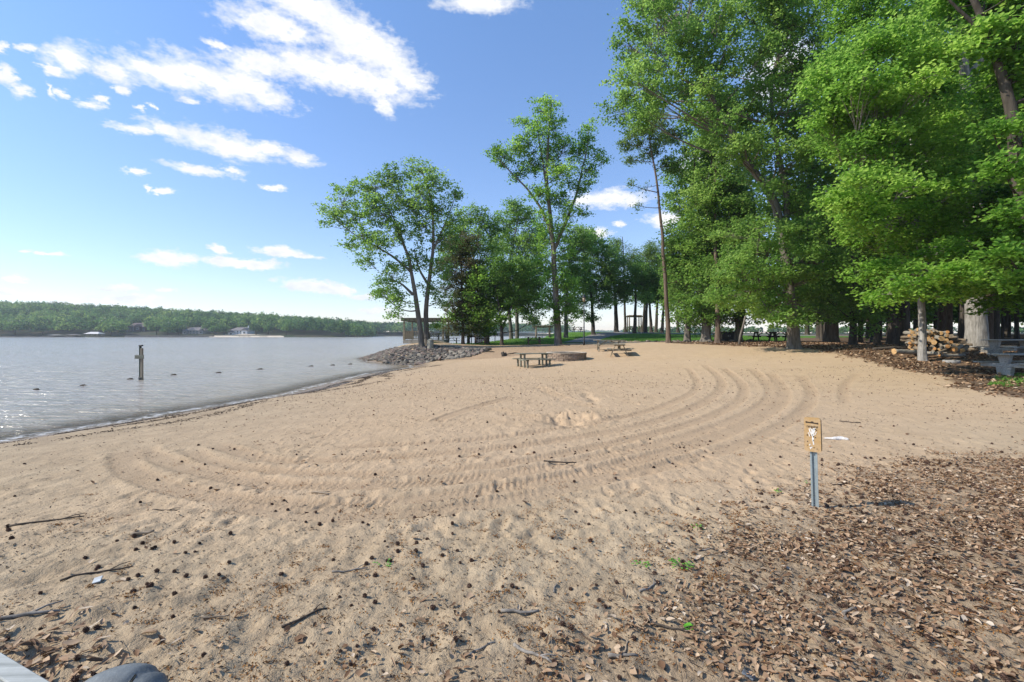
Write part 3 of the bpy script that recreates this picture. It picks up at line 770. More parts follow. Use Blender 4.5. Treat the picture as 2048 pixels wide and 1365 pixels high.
# --- the tall one in the middle
tree('tall_tree', 'tallest lone tree in the middle, straight grey trunk behind the ring of blocks, airy crown', 'tree', 1117, 43,
     [(1114, 640), (1111, 580), (1108, 520), (1104, 470), (1099, 420), (1093, 360), (1095, 300), (1100, 235)],
     [(1082, 222, 20, 24), (1102, 212, 20, 20), (1112, 256, 24, 28), (1076, 262, 24, 24), (1048, 245, 16, 14), (1052, 285, 22, 20), (1010, 312, 28, 20), (992, 305, 18, 14), (1030, 300, 20, 16), (1060, 328, 28, 24), (1096, 318, 30, 30), (1130, 300, 24, 26), (1120, 348, 30, 28), (1156, 306, 22, 24), (1176, 262, 14, 24), (1168, 290, 18, 20), (1192, 312, 18, 18), (1176, 340, 22, 22), (1160, 374, 24, 20), (1078, 388, 28, 20), (1116, 396, 26, 26), (1138, 430, 22, 24), (1168, 425, 12, 10), (1040, 350, 20, 14),
      (1088, 440, 18, 20), (1118, 468, 18, 20), (1085, 520, 18, 20), (1122, 530, 16, 22), (1126, 568, 20, 26), (1104, 590, 16, 22), (1136, 606, 20, 18), (1100, 612, 18, 12), (1208, 325, 9, 8), (1120, 630, 14, 10), (1096, 556, 16, 20), (1132, 500, 18, 20), (1140, 572, 20, 22), (1146, 620, 18, 16), (1106, 640, 14, 12), (1090, 482, 20, 18), (1140, 648, 12, 8), (1094, 600, 14, 14)],
     .34, L_FRESH, B_GREY, [[(1108, 500), (1130, 450), (1150, 400), (1164, 345), (1176, 285)], [(1104, 470), (1082, 415), (1055, 378), (1022, 345), (992, 312)], [(1097, 410), (1088, 340), (1078, 280), (1074, 240)]],
     rc=.48, dens=.82, lpc=40, leaf=(.18, .14), flare=1.35)
tree('green_tree', 'grey trunked tree partly hidden just right of the tallest middle trunk', 'tree', 1132, 60, [(1132, 620), (1136, 560), (1142, 500)],
     [(1150, 515, 34, 32), (1140, 475, 30, 28), (1166, 480, 26, 26), (1140, 560, 30, 28), (1128, 600, 26, 26), (1160, 560, 28, 24)], .3, L_MID, B_GREY, rc=.62, dens=.95, lpc=42, leaf=(.24, .17))
tree('round_tree', 'dome-shaped dark green tree on the grass rise right of the lamp post', 'tree', 1187, 64, [(1184, 610), (1180, 560), (1176, 520)],
     [(1172, 478, 30, 22), (1196, 500, 30, 30), (1216, 520, 24, 34), (1170, 528, 34, 34), (1208, 560, 28, 34), (1176, 580, 32, 26), (1152, 604, 24, 14), (1200, 600, 22, 20), (1226, 548, 16, 24), (1150, 560, 24, 24), (1182, 636, 16, 8), (1160, 628, 16, 8)], .28, L_DARK, B_DARK, rc=.65, dens=1.15, lpc=46, leaf=(.24, .17), tint0=.12)
tree('green_tree', 'straight trunked tree on the grass crest right of the dome-shaped tree', 'tree', 1233, 68, [(1231, 600), (1228, 560), (1230, 520)],
     [(1228, 550, 20, 30), (1244, 590, 22, 18), (1218, 600, 18, 18), (1236, 520, 18, 22), (1215, 575, 16, 24)], .34, L_DARK, B_DARK, rc=.65, dens=1., lpc=42, leaf=(.25, .17), tint0=.15)
# --- the row along the crest by the second arbor
ROW = [(1251, 70, 462, 1245, 'p'), (1269, 66, 520, 1276, 'g'), (1285, 72, 470, 1300, 'p'), (1291, 68, 540, 1300, 'g'), (1303, 70, 545, 1290, 'g'), (1312, 74, 505, 1320, 'g'), (1324, 70, 560, 1335, 'g'), (1356, 74, 560, 1350, 'g')]
RLAB = ['thin pine on the crest at the left end of the arbor row', 'dark trunked tree growing up through the second arbor', 'feathery topped pine between the second arbor and its table', 'sloping dark trunk right of the second arbor', 'leaning thin tree behind the table by the second arbor', 'straight dark tree on the crest in the gap before the tall bare pine', 'pale green tree behind the tall bare pine trunk', 'forked pale tree at the far lawn edge right of the tall bare pine']
for (px, Y, top, tx, kind), lb in zip(ROW, RLAB):
    mx = (px + tx) / 2
    b = []
    h0 = 612 if kind == 'g' else 560
    for k in range(10 if kind == 'g' else 8):
        f = (k + .5) / 9
        b.append((mx + (tx - px) * .3 + RT.uniform(-26, 26) * (1.25 - .6 * f), top + 16 + (h0 - top - 30) * (1 - f), RT.uniform(15, 25), RT.uniform(11, 18)))
    tree('pine_tree' if kind == 'p' else 'green_tree', lb, 'tree', px, Y, [((px * 2 + tx) / 3, 600), (mx, (600 + top) / 2), (tx, top + 12)], b, .2 if kind == 'p' else .26,
         L_PINE if kind == 'p' else L_MID, B_DARK, rc=.62, dens=.9, lpc=40, leaf=(.26, .10) if kind == 'p' else (.25, .17), group='trees along the grass crest')
# --- tall bare pine and its neighbours at the sand edge
tree('pine_tree', 'tall bare pine at the sand edge with a tuft of needles on top', 'tree', 1338, 37.5, [(1334, 620), (1328, 520), (1322, 440), (1312, 350), (1300, 285), (1296, 250)],
     [(1288, 258, 30, 20), (1316, 240, 28, 22), (1262, 290, 24, 14), (1296, 306, 28, 13), (1338, 275, 24, 18), (1270, 262, 16, 12), (1262, 320, 16, 8), (1310, 280, 22, 16), (1275, 412, 10, 6, 0, .5), (1290, 374, 10, 6, 0, .5), (1260, 368, 9, 5, 0, .4), (1336, 330, 22, 14), (1350, 520, 22, 24), (1360, 560, 20, 26), (1345, 480, 16, 18)],
     .19, L_PINE, B_BROWN, rc=.42, dens=.7, lpc=56, leaf=(.26, .07), up=.2, bend_up=False)
tree('leafy_tree', 'straight grey tree at the stone edging, first right of the tall bare pine', 'tree', 1375, 39, [(1376, 600), (1379, 500), (1385, 400), (1392, 300)],
     fill([(1345, 360), (1420, 250), (1440, 400), (1430, 520), (1420, 640), (1350, 640), (1335, 560), (1360, 470)], 40, 24, 36, RT, (-2, 3)) + [(1352, 330, 24, 24), (1350, 400, 24, 26), (1362, 262, 26, 22), (1352, 470, 22, 24)], .26, L_MID, B_GREY, rc=.55, dens=.75, lpc=42, leaf=(.2, .15))
tree('leafy_tree', 'thick grey trunk with flared roots at the stone edging beside the dark cabinet', 'tree', 1413, 37, [(1413, 600), (1411, 500), (1418, 400), (1428, 300), (1440, 200)],
     fill([(1380, 400), (1420, 200), (1500, 180), (1500, 420), (1480, 520), (1440, 640), (1370, 640), (1370, 540)], 48, 24, 38, RT, (-2, 3.5)), .36, L_MID, B_GREY, rc=.55, dens=.9, lpc=44, leaf=(.2, .15), tint0=.2, flare=1.9)
tree('leafy_tree', 'slim reddish trunk standing in front of the dark cabinet', 'tree', 1436, 35.5, [(1435, 600), (1432, 500), (1430, 400), (1432, 320)],
     fill([(1400, 420), (1440, 330), (1500, 420), (1520, 560), (1480, 640), (1440, 620)], 24, 24, 36, RT, (-1, 2)), .2, L_MID, B_BROWN, rc=.55, dens=.95, lpc=44, leaf=(.19, .15))
# --- the great tree in front of the wood
BIG = fill([(1275, -60), (1250, 60), (1236, 110), (1246, 170), (1236, 225), (1290, 235), (1330, 190), (1400, 240), (1480, 330), (1600, 430), (1660, 300), (1650, 120), (1640, -100)], 140, 24, 38, RT, (-3, 4.5), .8, .85)
BIG += fill([(1450, 470), (1540, 400), (1660, 400), (1690, 520), (1690, 600), (1640, 640), (1540, 640), (1440, 610), (1440, 560)], 48, 26, 40, RT, (-2.6, 2.5), .6, 1.)
tree('great_tree', 'biggest leaning tree at the sand edge with flared roots and a huge crown', 'tree', 1591, 27,
     [(1586, 650), (1576, 560), (1568, 490), (1560, 430), (1532, 372), (1492, 322), (1470, 275), (1440, 225), (1400, 150), (1372, 60)], BIG + [(1488, 296, 30, 24, -2.6), (1448, 236, 30, 24, -2.6), (1530, 372, 28, 20, -2.2), (1410, 170, 30, 24, -2.), (1566, 470, 26, 18, -2.)], .34, L_MID, B_GREY,
     [[(1568, 470), (1578, 410), (1562, 330), (1546, 250), (1542, 170), (1560, 90), (1560, -20)], [(1546, 250), (1482, 235), (1422, 195), (1352, 150), (1300, 95)], [(1580, 600), (1540, 575), (1490, 585)], [(1574, 540), (1620, 520), (1660, 540)]],
     rc=.48, dens=1.05, lpc=46, leaf=(.16, .12), flare=1.75, squash=.5, tint0=.15)
# --- shaded trees just behind it
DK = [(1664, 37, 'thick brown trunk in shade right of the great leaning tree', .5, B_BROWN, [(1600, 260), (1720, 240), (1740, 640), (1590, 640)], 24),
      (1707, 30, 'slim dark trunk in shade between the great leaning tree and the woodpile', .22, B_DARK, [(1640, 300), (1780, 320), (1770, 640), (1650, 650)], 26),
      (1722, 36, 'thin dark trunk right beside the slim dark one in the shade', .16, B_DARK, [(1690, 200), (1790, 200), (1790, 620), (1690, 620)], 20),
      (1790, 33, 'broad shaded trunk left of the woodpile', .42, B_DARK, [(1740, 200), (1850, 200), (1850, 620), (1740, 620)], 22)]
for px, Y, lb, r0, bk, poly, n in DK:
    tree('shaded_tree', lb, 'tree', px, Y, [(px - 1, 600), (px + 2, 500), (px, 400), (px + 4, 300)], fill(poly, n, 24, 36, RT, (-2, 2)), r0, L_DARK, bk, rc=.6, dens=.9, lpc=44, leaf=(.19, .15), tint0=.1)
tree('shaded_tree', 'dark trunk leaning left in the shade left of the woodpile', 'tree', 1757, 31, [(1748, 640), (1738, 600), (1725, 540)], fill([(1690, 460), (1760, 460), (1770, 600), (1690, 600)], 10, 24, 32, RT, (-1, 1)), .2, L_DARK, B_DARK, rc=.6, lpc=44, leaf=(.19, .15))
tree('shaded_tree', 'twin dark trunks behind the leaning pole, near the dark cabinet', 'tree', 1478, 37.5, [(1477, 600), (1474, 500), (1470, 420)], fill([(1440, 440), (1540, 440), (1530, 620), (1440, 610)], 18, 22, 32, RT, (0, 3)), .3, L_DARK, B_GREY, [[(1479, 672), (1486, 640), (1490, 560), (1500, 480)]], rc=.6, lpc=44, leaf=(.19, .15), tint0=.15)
# --- bright foliage on the right
tree('slim_tree', 'slim pale trunk in front of the woodpile under bright spring leaves', 'tree', 1846, 20.2,
     [(1845, 650), (1843, 590), (1838, 500), (1832, 400), (1826, 300), (1815, 180)],
     fill([(1690, 350), (1640, 180), (1700, 60), (1860, 60), (1900, 200), (1930, 400), (1960, 560), (1880, 590), (1810, 612), (1760, 590), (1730, 520), (1690, 430)], 84, 32, 50, RT, (-5.6, -.3), .55, .95), .155, L_FRESH, B_PALE,
     [[(1842, 560), (1800, 520), (1750, 500)], [(1838, 500), (1880, 470), (1930, 460)], [(1832, 400), (1780, 340), (1720, 300)], [(1826, 300), (1870, 230), (1890, 160)], [(1835, 450), (1770, 420), (1710, 400)]],
     att=.3, bend_up=False, rc=.46, dens=1.6, lpc=62, leaf=(.118, .10), squash=.5, up=.7, droop=.35, flare=1.35, lobed=True, tint0=.18)
tree('thick_tree', 'thick pale grey trunk between the woodpile and the picnic tables', 'tree', 1956, 22.6,
     [(1953, 650), (1949, 560), (1944, 400), (1934, 220), (1922, 60), (1915, -80)],
     fill([(1640, -40), (1700, -120), (2120, -120), (2150, 400), (1960, 420), (1930, 360), (1850, 80), (1700, 120)], 64, 34, 54, RT, (-3, 4), .75, .85) + fill([(1940, 400), (2150, 400), (2150, 560), (2050, 600), (1960, 600), (1900, 560)], 22, 34, 50, RT, (-5.5, -2.5), .7, .85), .44, L_FRESH, B_PALE,
     [[(1946, 470), (1990, 400), (2050, 360)], [(1936, 260), (1880, 160), (1800, 90), (1720, 40)], [(1930, 160), (1990, 80), (2060, 20)], [(1948, 560), (2000, 530), (2060, 540)]],
     att=.35, bend_up=False, rc=.48, dens=1.5, lpc=58, leaf=(.125, .105), squash=.5, up=.7, droop=.3, flare=1.45, lobed=True, tint0=0.)
tree('leaning_tree', 'dark curved trunk crossing the upper right corner above the picnic tables', 'tree', 2098, 14.2,
     [(2094, 650), (2080, 560), (2062, 480), (2046, 400), (2034, 300), (2014, 180), (1990, 95), (1956, 25), (1930, -40)],
     fill([(1890, -180), (2300, -180), (2300, 330), (2110, 330), (2070, 200), (2000, 130), (1930, 70)], 44, 46, 70, RT, (-1.0, 3), .6) +
     fill([(2080, 330), (2240, 330), (2240, 560), (2120, 560)], 12, 40, 60, RT, (0, 3.), .6) + [(2030, 250, 26, 18, -.8), (2008, 330, 34, 22, -1.2), (2050, 360, 30, 22, -.9), (2020, 420, 36, 24, -1.3), (2058, 470, 34, 24, -1.), (2015, 510, 36, 20, -1.5), (2046, 560, 34, 18, -1.2), (1985, 250, 22, 16, -.8)], .31, L_FRESH, B_DARK,
     [[(2012, 170), (2060, 90), (2120, 30)], [(1988, 90), (1920, 20), (1880, -20)], [(2050, 420), (2100, 380), (2150, 350)]],
     rc=.36, dens=1.15, lpc=50, leaf=(.125, .11), squash=.5, up=.7, droop=.3, flare=1.7, lobed=True, tint0=-.05)

# --- the wood behind: three kinds, copied
def forest_template(name, label, h, r0, seed, leafm, barkm):
    rng = np.random.default_rng(seed)
    st = [np.array([[0, 0, -.1], [.1, 0, h * .3], [-.1, .1, h * .6], [.15, 0, h * .92]])]
    bl = []
    for k in range(26):
        f = rng.uniform(.34, 1.); rr = rng.uniform(.9, 1.7)
        w = 3.6 * math.sin(PI * (.18 + .78 * (1 - (f - .34) / .66) ** .8 * .9)) + .4
        a = rng.uniform(0, 2 * PI)
        bl.append((np.array([math.cos(a) * w * rng.uniform(.2, 1), math.sin(a) * w * rng.uniform(.2, 1), h * f]), (rr, rr, rr * .62), 1.))
    W, V, Fc, T = grow(st, bl, r0, rng, rc=.75, dens=.9, lpc=40, leaf=(.32, .24), squash=.5, tint0=.1)
    root = empty(name); tag(root, label, 'tree', 'dark trees of the wood behind the woodpile')
    link('trunk', W.mesh('trunk', np.zeros(3)), barkm, root)
    link('crown', np_mesh('crown', V, Fc, False, face_attr=dict(tint=T)), leafm, root)
    return root
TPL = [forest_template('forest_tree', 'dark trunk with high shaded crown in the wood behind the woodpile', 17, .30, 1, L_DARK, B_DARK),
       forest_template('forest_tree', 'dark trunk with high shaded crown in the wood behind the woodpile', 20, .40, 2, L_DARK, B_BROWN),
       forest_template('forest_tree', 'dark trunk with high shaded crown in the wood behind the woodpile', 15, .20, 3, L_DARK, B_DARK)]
rf = np.random.default_rng(5); placed = []; used = [False] * 3; tries = 0
while len(placed) < 74 and tries < 9000:
    tries += 1
    Yp = rf.uniform(27, 92); px = rf.uniform(1600, 2330)
    X = (px - CX) / F * Yp
    if Yp < 30 and px < 1800: continue
    if px < 1760 and Yp < 40: continue
    if px < 1700 and (Yp < 50 or Yp > 80): continue
    if any((X - a) ** 2 + (Yp - b) ** 2 < 2.9 ** 2 for a, b in placed): continue
    placed.append((X, Yp)); k = int(rf.integers(3))
    o = TPL[k] if not used[k] else copy_tree(TPL[k]); used[k] = True
    s = rf.uniform(.85, 1.2)
    o.location = (X, Yp, G(X, Yp)); o.rotation_euler = (0, 0, rf.uniform(0, 2 * PI)); o.scale = (s, s, s)
# ================================================================== THE FAR SHORE
def hill_prof(px): return np.interp(px, [-900, -300, 0, 100, 200, 300, 400, 500, 600, 700, 745], [600, 606, 610, 611, 616, 622, 627, 632, 640, 649, 660])
def hill_z(x, y):
    px = CX + x / y * F
    top = CAMZ + (HY - hill_prof(px)) / F * 560 - 11.
    end = sstep(-118, -150, x - (y - 384) * -.05)
    t = np.clip((y - 384) / 170., -.2, 2.)
    up = np.where(t < 0, t * 8, np.where(t < 1, t * t * (3 - 2 * t) * .85 + .15 * t, 1 - .35 * (t - 1)))
    return WATER + .2 + (np.maximum(top, 1.5) * np.maximum(up, -1) ) * (end * .98 + .02) * 1.0 + 1.3 * sstep(0, .05, t) * end - 4 * (1 - end)
hx = np.linspace(-1000, -100, 181); hy = np.r_[np.linspace(378, 400, 12), np.linspace(404, 700, 50)]
HX, HYY = np.meshgrid(hx, hy); HZ = hill_z(HX, HYY) + .6 * (fbm(HX * .05, HYY * .05, 9) - .5)
def hill_build(N):
    o = N.coord('Object'); n = N.noise(.08, 4., .6, o)
    return N.bsdf(N.mix(N.rng(n, .4, .6), (.04, .055, .025), (.075, .062, .042)), .95, .1)
M_hill = mat('far_hill_ground', hill_build)
tag(link('hills', np_mesh('hills', np.stack([HX, HYY, HZ], -1), grid_faces(len(hx), len(hy)), True), M_hill), 'low hill on the far shore under the woods', 'hill', kind='structure')

def bank(name, x0, x1, Y0, Y1, zf, label):
    xs = np.linspace(x0, x1, 60); ts = np.linspace(-.06, 1, 10)
    X, T = np.meshgrid(xs, ts)
    yy = Y0 + (Y1 - Y0) * T + 9 * (fbm(X * .02, T * 0, 4) - .5)
    z = WATER - .5 + (zf(X) + .5) * sstep(-.06, .35, T) + 1.2 * sstep(-.02, .02, T)
    return tag(link(name, np_mesh(name, np.stack([X, yy, z], -1), grid_faces(len(xs), len(ts)), True), M_hill), label, 'hill', kind='structure')
bank('hills', -260, 90, 560, 700, lambda x: np.interp(x, [-260, 0, 90], [5, 3, .6]), 'low wooded bank behind the gazebo across the lake')
bank('hills', -420, 700, 1750, 2300, lambda x: 3 + 0 * x, 'most distant shore as a thin line on the horizon')
bank('hills', 60, 420, 300, 420, lambda x: 2 + 0 * x, 'low land beyond the grass crest')

W_FAR = leaf_mat('far_leaves', (.014, .048, .018), (.070, .160, .036), (.20, .285, .062), .38)
def crowns(P, Rr, Hh, tint, n, L, rng):
    """leafy heads: points P at the foot of each head, radii, heights, tints"""
    m = len(P)
    d = ico_dirs(m * n, rng).reshape(m, n, 3); d[..., 2] = np.abs(d[..., 2]) * 1.15 - .25
    lump = 1 + .28 * np.sin(d[..., 0] * 5 + P[:, None, 0]) * np.cos(d[..., 1] * 4 + P[:, None, 1])
    q = d * lump[..., None] * (rng.uniform(.55, 1., (m, n)) ** .5)[..., None]
    pos = P[:, None, :] + q * np.stack([Rr, Rr, Hh * .52], -1)[:, None, :] + np.stack([0 * Hh, 0 * Hh, Hh * .5], -1)[:, None, :]
    t = np.clip(tint[:, None] + rng.normal(size=(m, n)) * .10, 0, 1)
    return leaf_cards(pos.reshape(-1, 3), L, L * .8, t.ravel(), rng, .5, .2)
rw = np.random.default_rng(31)
HOUSES = [(250, 293, 428), (364, 412, 410), (456, 500, 404)]       # px range and depth kept clear of trees
def wood(name, label, N, xr, yr, zf, R0, H0, n, L, keep=None, mat_=None, order=None):
    X = rw.uniform(*xr, N); Y = rw.uniform(*yr, N)
    px = CX + X / Y * F; ok = np.ones(N, bool)
    for a, b, d in HOUSES: ok &= ~((px > a - 3) & (px < b + 3) & (Y < d + 9))
    if keep is not None: ok &= keep(X, Y, px)
    X, Y = X[ok], Y[ok]; m = len(X)
    Z = zf(X, Y)
    t = np.clip(.42 + .6 * (fbm(X * .03, Y * .03, 7) - .5) + rw.normal(size=m) * .24, 0, 1)
    V, Fc, T = crowns(np.stack([X, Y, Z], -1), rw.uniform(.55, 1.45, m) * R0, rw.uniform(.75, 1.2, m) * H0, t, int(n * 1.5), L * 1.15, rw)
    return tag(link(name, np_mesh(name, V, Fc, False, face_attr=dict(tint=T)), mat_ or W_FAR), label, 'woods', kind='stuff')
wood('woods', 'mass of green trees covering the hill across the lake', 3400, (-760, -125), (387, 590), hill_z, 5.2, 12.5, 85, 1.15, keep=lambda X, Y, px: (px > -420) & (px < 742) & ~((px > 425) & (px < 570) & (Y < 408)))
bz2 = lambda X, Y: WATER + .8 + np.interp(X, [-260, 0, 90], [6, 3.5, .6]) * sstep(560, 620, Y)
wood('woods', 'line of green trees on the bank behind the gazebo across the lake', 900, (-255, 70), (561, 650), bz2, 5.5, 11.5, 70, 1.5, keep=lambda X, Y, px: rw.uniform(size=len(X)) < np.interp(X, [-255, -40, 40, 70], [1, 1, .5, .25]))
wood('woods', 'thin line of trees on the most distant shore', 420, (-300, 640), (1780, 1900), lambda X, Y: 2.0 + 0 * X, 14, 13, 40, 4.)
wood('woods', 'low green trees beyond the grass crest', 130, (85, 400), (310, 380), lambda X, Y: 1. + 0 * X, 4.5, 6, 70, 1.1)
# woodland wall closing the view behind the right-hand trees
wx2 = lambda X, Y: gz(X, Y)
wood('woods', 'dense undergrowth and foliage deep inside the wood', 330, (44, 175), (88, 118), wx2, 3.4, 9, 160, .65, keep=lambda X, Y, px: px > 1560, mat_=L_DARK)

# --- single trees one can tell apart along the far shore
LONE = [(222, 392, 12, 11, .98, 'yellow-green bushy tree on the far shore beside the boathouse'), (30, 392, 13, 12, .35, 'wide dark tree on the far shore at the left edge of the view'), (85, 392, 12, 10, .2, 'dark tree on the far shore left of the small docks'),
        (313, 396, 8, 12, .05, 'darkest tree on the far shore left of the middle house'), (335, 394, 9, 8, .55, 'round grey-green tree left of the middle house on the far shore'), (356, 394, 5, 8, .3, 'small round tree touching the left wall of the middle house'),
        (430, 393, 9, 10, .45, 'round tree right of the middle house on the far shore'), (448, 398, 9, 11, .4, 'broad tree left of the white house on the far shore'), (512, 396, 10, 13, .15, 'tall dark tree right of the white house on the far shore'),
        (536, 398, 8, 11, .5, 'mid green tree behind the far sandy beach'), (572, 394, 9, 14, .6, 'tall pale tree at the right end of the far sandy beach'), (245, 394, 5, 5, .4, 'small bluish shrub right of the yellow-green tree')]
for px, Y, r, h, t, lb in LONE:
    X = (px - CX) / F * Y; z = float(hill_z(np.array([X]), np.array([Y]))[0]) - .3
    k = 5; ang = rw.uniform(0, 2 * PI, k)
    P = np.stack([X + np.cos(ang) * r * .22, Y + np.sin(ang) * r * .2, np.full(k, z) + rw.uniform(-.05, .25, k) * h * .5], -1)
    V, Fc, T = crowns(P, np.full(k, r * .33), np.full(k, h * .72), np.clip(t + rw.normal(size=k) * .06, 0, 1), 170, .85, rw)
    root = empty('shore_tree', (X, Y, z)); tag(root, lb, 'tree')
    off = np.array([X, Y, z])
    link('crown', np_mesh('crown', V - off, Fc, False, face_attr=dict(tint=T)), W_FAR, root)
    MB().tube([(0, 0, -.5), (.1, 0, h * .3), (0, .1, h * .6)], [.4, .3, .15], 7).build('trunk', B_DARK, root)

# --- sandy strip, sea wall
M_fsand = plain('far_sand', (.55, .47, .36), .95, .1, var=.15, sc=.3)
def strip(px0, px1, Y0, Y1, z0, z1):
    n = 24; p = np.linspace(px0, px1, n); out = []
    for i, q in enumerate(p):
        w = math.sin(PI * (i + .5) / n) ** .4
        out += [((q - CX) / F * Y0, Y0, z0), ((q - CX) / F * (Y0 + (Y1 - Y0) * w), Y0 + (Y1 - Y0) * w, z0 + (z1 - z0) * w)]
    return np_mesh('beach', np.array(out), np.array([[2 * i, 2 * i + 2, 2 * i + 3, 2 * i + 1] for i in range(n - 1)]), True)
tag(link('beach', strip(418, 568, 376, 402, -.55, 1.9), M_fsand), 'pale sandy beach on the far shore below the white house', 'beach', kind='structure')
M_wall = plain('sea_wall_stone', (.16, .145, .125), .9, .2, var=.3, sc=.6)
def wall(px0, px1, Y, h, label):
    x0, x1 = (px0 - CX) / F * Y, (px1 - CX) / F * Y
    m = MB(); n = int((x1 - x0) / 2.4); 
    for i in range(n):
        a = x0 + (x1 - x0) * i / n; b = x0 + (x1 - x0) * (i + 1) / n
        m.box(((a + b) / 2, Y, WATER + h / 2 - .2), (b - a - .06, .8, h + .4 + .12 * math.sin(i * 2.1)), ch=.05)
    o = m.build('sea_wall', M_wall); return tag(o, label, 'sea wall')
wall(250, 428, 381, 1.25, 'low grey sea wall along the far shore below the middle house')
wall(-40, 160, 383, .9, 'low dark sea wall at the left end of the far shore')

# --- houses
M_brown = plain('brown_siding', (.115, .085, .075), .85, .2, var=.15, sc=.5); M_broof = plain('brown_roof', (.13, .10, .095), .9, .2, var=.2, sc=.6)
M_stonew = plain('beige_wall', (.42, .37, .33), .85, .2, var=.12, sc=.5); M_groof = plain('grey_roof', (.20, .18, .175), .9, .2, var=.2, sc=.6)
M_white = plain('white_paint', (.72, .71, .69), .6, .3, var=.05, sc=1.); M_glass = plain('window_glass', (.035, .045, .055), .12, .6, var=.2, sc=.3)
def house(name, label, px0, px1, Y, ybase, yeave, yridge, wall_m, roof_m, wings, chim, floors=2, depth=9.):
    s = Y / F; X = ((px0 + px1) / 2 - CX) * s; w = (px1 - px0) * s; z0 = CAMZ - (ybase - HY) * s; he = (ybase - yeave) * s; hr = (ybase - yridge) * s
    root = empty(name, (X, Y, z0)); tag(root, label, 'house')
    m = MB().box((0, depth / 2, he / 2 - 1.2), (w, depth, he + 2.4))
    for (a, b, zz) in wings: m.box(((a + b) / 2 * w, -1.1, zz * he / 2 - 1.2), ((b - a) * w, 2.2, zz * he + 2.4))
    m.build('wall', wall_m, root)
    r = MB(); ov = .6
    def gable(xa, xb, ya, yb, z0, z1, hip=.25):
        hx = (xb - xa) * hip; ym = (ya + yb) / 2
        vs = [(xa, ya, z0), (xb, ya, z0), (xb, yb, z0), (xa, yb, z0), (xa + hx, ym, z1), (xb - hx, ym, z1)]
        r.add(vs, [[0, 1, 5, 4], [1, 2, 5], [2, 3, 4, 5], [3, 0, 4], [3, 2, 1, 0]])
    gable(-w / 2 - ov, w / 2 + ov, -ov, depth + ov, he + .01, hr)
    for (a, b, zz) in wings:
        xa, xb = a * w - .4, b * w + .4; zt = zz * he; xm = (xa + xb) / 2
        r.add([(xa, -2.7, zt), (xb, -2.7, zt), (xm, -2.7, zt + (xb - xa) * .38), (xa, depth * .5, zt), (xb, depth * .5, zt), (xm, depth * .5, zt + (xb - xa) * .38)], [[0, 2, 5, 3], [2, 1, 4, 5], [0, 1, 2], [0, 3, 4, 1], [3, 5, 4]])
    ro = r.build('roof', roof_m, root)
    if chim is not None: MB().box((chim * w, depth * .45, hr * .92), (1.1, 1.1, hr * .55)).build('chimney', wall_m, ro)
    for f in range(floors):
        zc = he * ((f + .5) / floors); n = max(3, int(w / 2.4))
        for i in range(n):
            xc = -w / 2 + w * (i + .5) / n
            if any(a * w - .3 < xc < b * w + .3 for a, b, _ in wings): continue
            fr = MB()
            for dx in (-.62, .62): fr.box((xc + dx, -.03, zc), (.12, .1, 1.5))
            for dz in (-.75, .75): fr.box((xc, -.035, zc + dz), (1.36, .12, .12))
            wn = fr.build('window', M_white, root)
            MB().box((xc, -.012, zc), (1.14, .05, 1.4)).build('pane', M_glass, wn)
    for (a, b, zz) in wings:
        xc = (a + b) / 2 * w; wn = MB().box((xc, -2.23, zz * he * .55), (1.9, .1, 1.7)).build('window', M_white, root)
        MB().box((xc, -2.27, zz * he * .55), (1.6, .08, 1.4)).build('pane', M_glass, wn)
    return root
house('brown_house', 'dark brown gabled house half hidden in trees on the far hillside', 252, 290, 428, 663, 654, 646, M_brown, M_broof, [(.05, .34, 1.05)], None)
house('stone_house', 'long beige house with grey roof and chimney on the far shore', 366, 410, 410, 669, 661.5, 655, M_stonew, M_groof, [(-.45, -.25, .7), (.3, .48, .9)], .22)
house('white_house', 'white two-storey house above the sandy strip on the far shore', 459, 498, 404, 671.5, 661.5, 655, M_white, M_groof, [(-.48, -.22, .62), (.18, .48, 1.)], .36)
# --- boathouse and docks
M_rwood = wood_mat('dock_wood', (.13, .11, .09), (.26, .225, .19)); M_tin = plain('tin_roof', (.62, .58, .54), .45, .4, var=.08, sc=1.)
def shelter(name, label, px0, px1, Y, h, roof_m, rise):
    s = Y / F; X = ((px0 + px1) / 2 - CX) * s; w = (px1 - px0) * s
    root = empty(name, (X, Y, WATER)); tag(root, label, 'boathouse')
    MB().box((0, 3, .55), (w * .96, 6.4, .18)).build('deck', M_rwood, root)
    for sx in (-.44, -.15, .15, .44):
        for y in (.3, 5.7): MB().tube([(sx * w, y, -1.), (sx * w, y, h)], [.14, .14], 8).build('post', M_rwood, root)
    r = MB(); a = w / 2 + .3; i = a * .55
    r.add([(-a, -.4, h), (a, -.4, h), (a, 6.4, h), (-a, 6.4, h), (-i, 3, h + rise), (i, 3, h + rise)], [[0, 1, 5, 4], [1, 2, 5], [2, 3, 4, 5], [3, 0, 4], [3, 2, 1, 0]])
    r.build('roof', roof_m, root)
    return root
shelter('boathouse', 'open boathouse with a pale hipped roof at the far waterline', 168, 197, 377, 2.6, M_tin, 1.6)
shelter('boat_shelter', 'low grey roofed dock left of the pale roofed boathouse', 131, 151, 378, 1.9, M_groof, .5)
shelter('boat_shelter', 'smallest far dock with a light flat cover at the left', 95, 112, 378, 1.7, M_tin, .3)
def dock(px, Y, label, L=7, w=3.):
    X = (px - CX) / F * Y; root = empty('dock', (X, Y, WATER)); tag(root, label, 'dock')
    MB().box((0, 0, .55), (L, w, .16), ch=.03).build('deck', M_rwood, root)
    for sx in (-.45, 0, .45):
        MB().tube([(sx * L, -w * .45, -1), (sx * L, -w * .45, 1.2)], [.13, .12], 8).build('post', M_rwood, root)
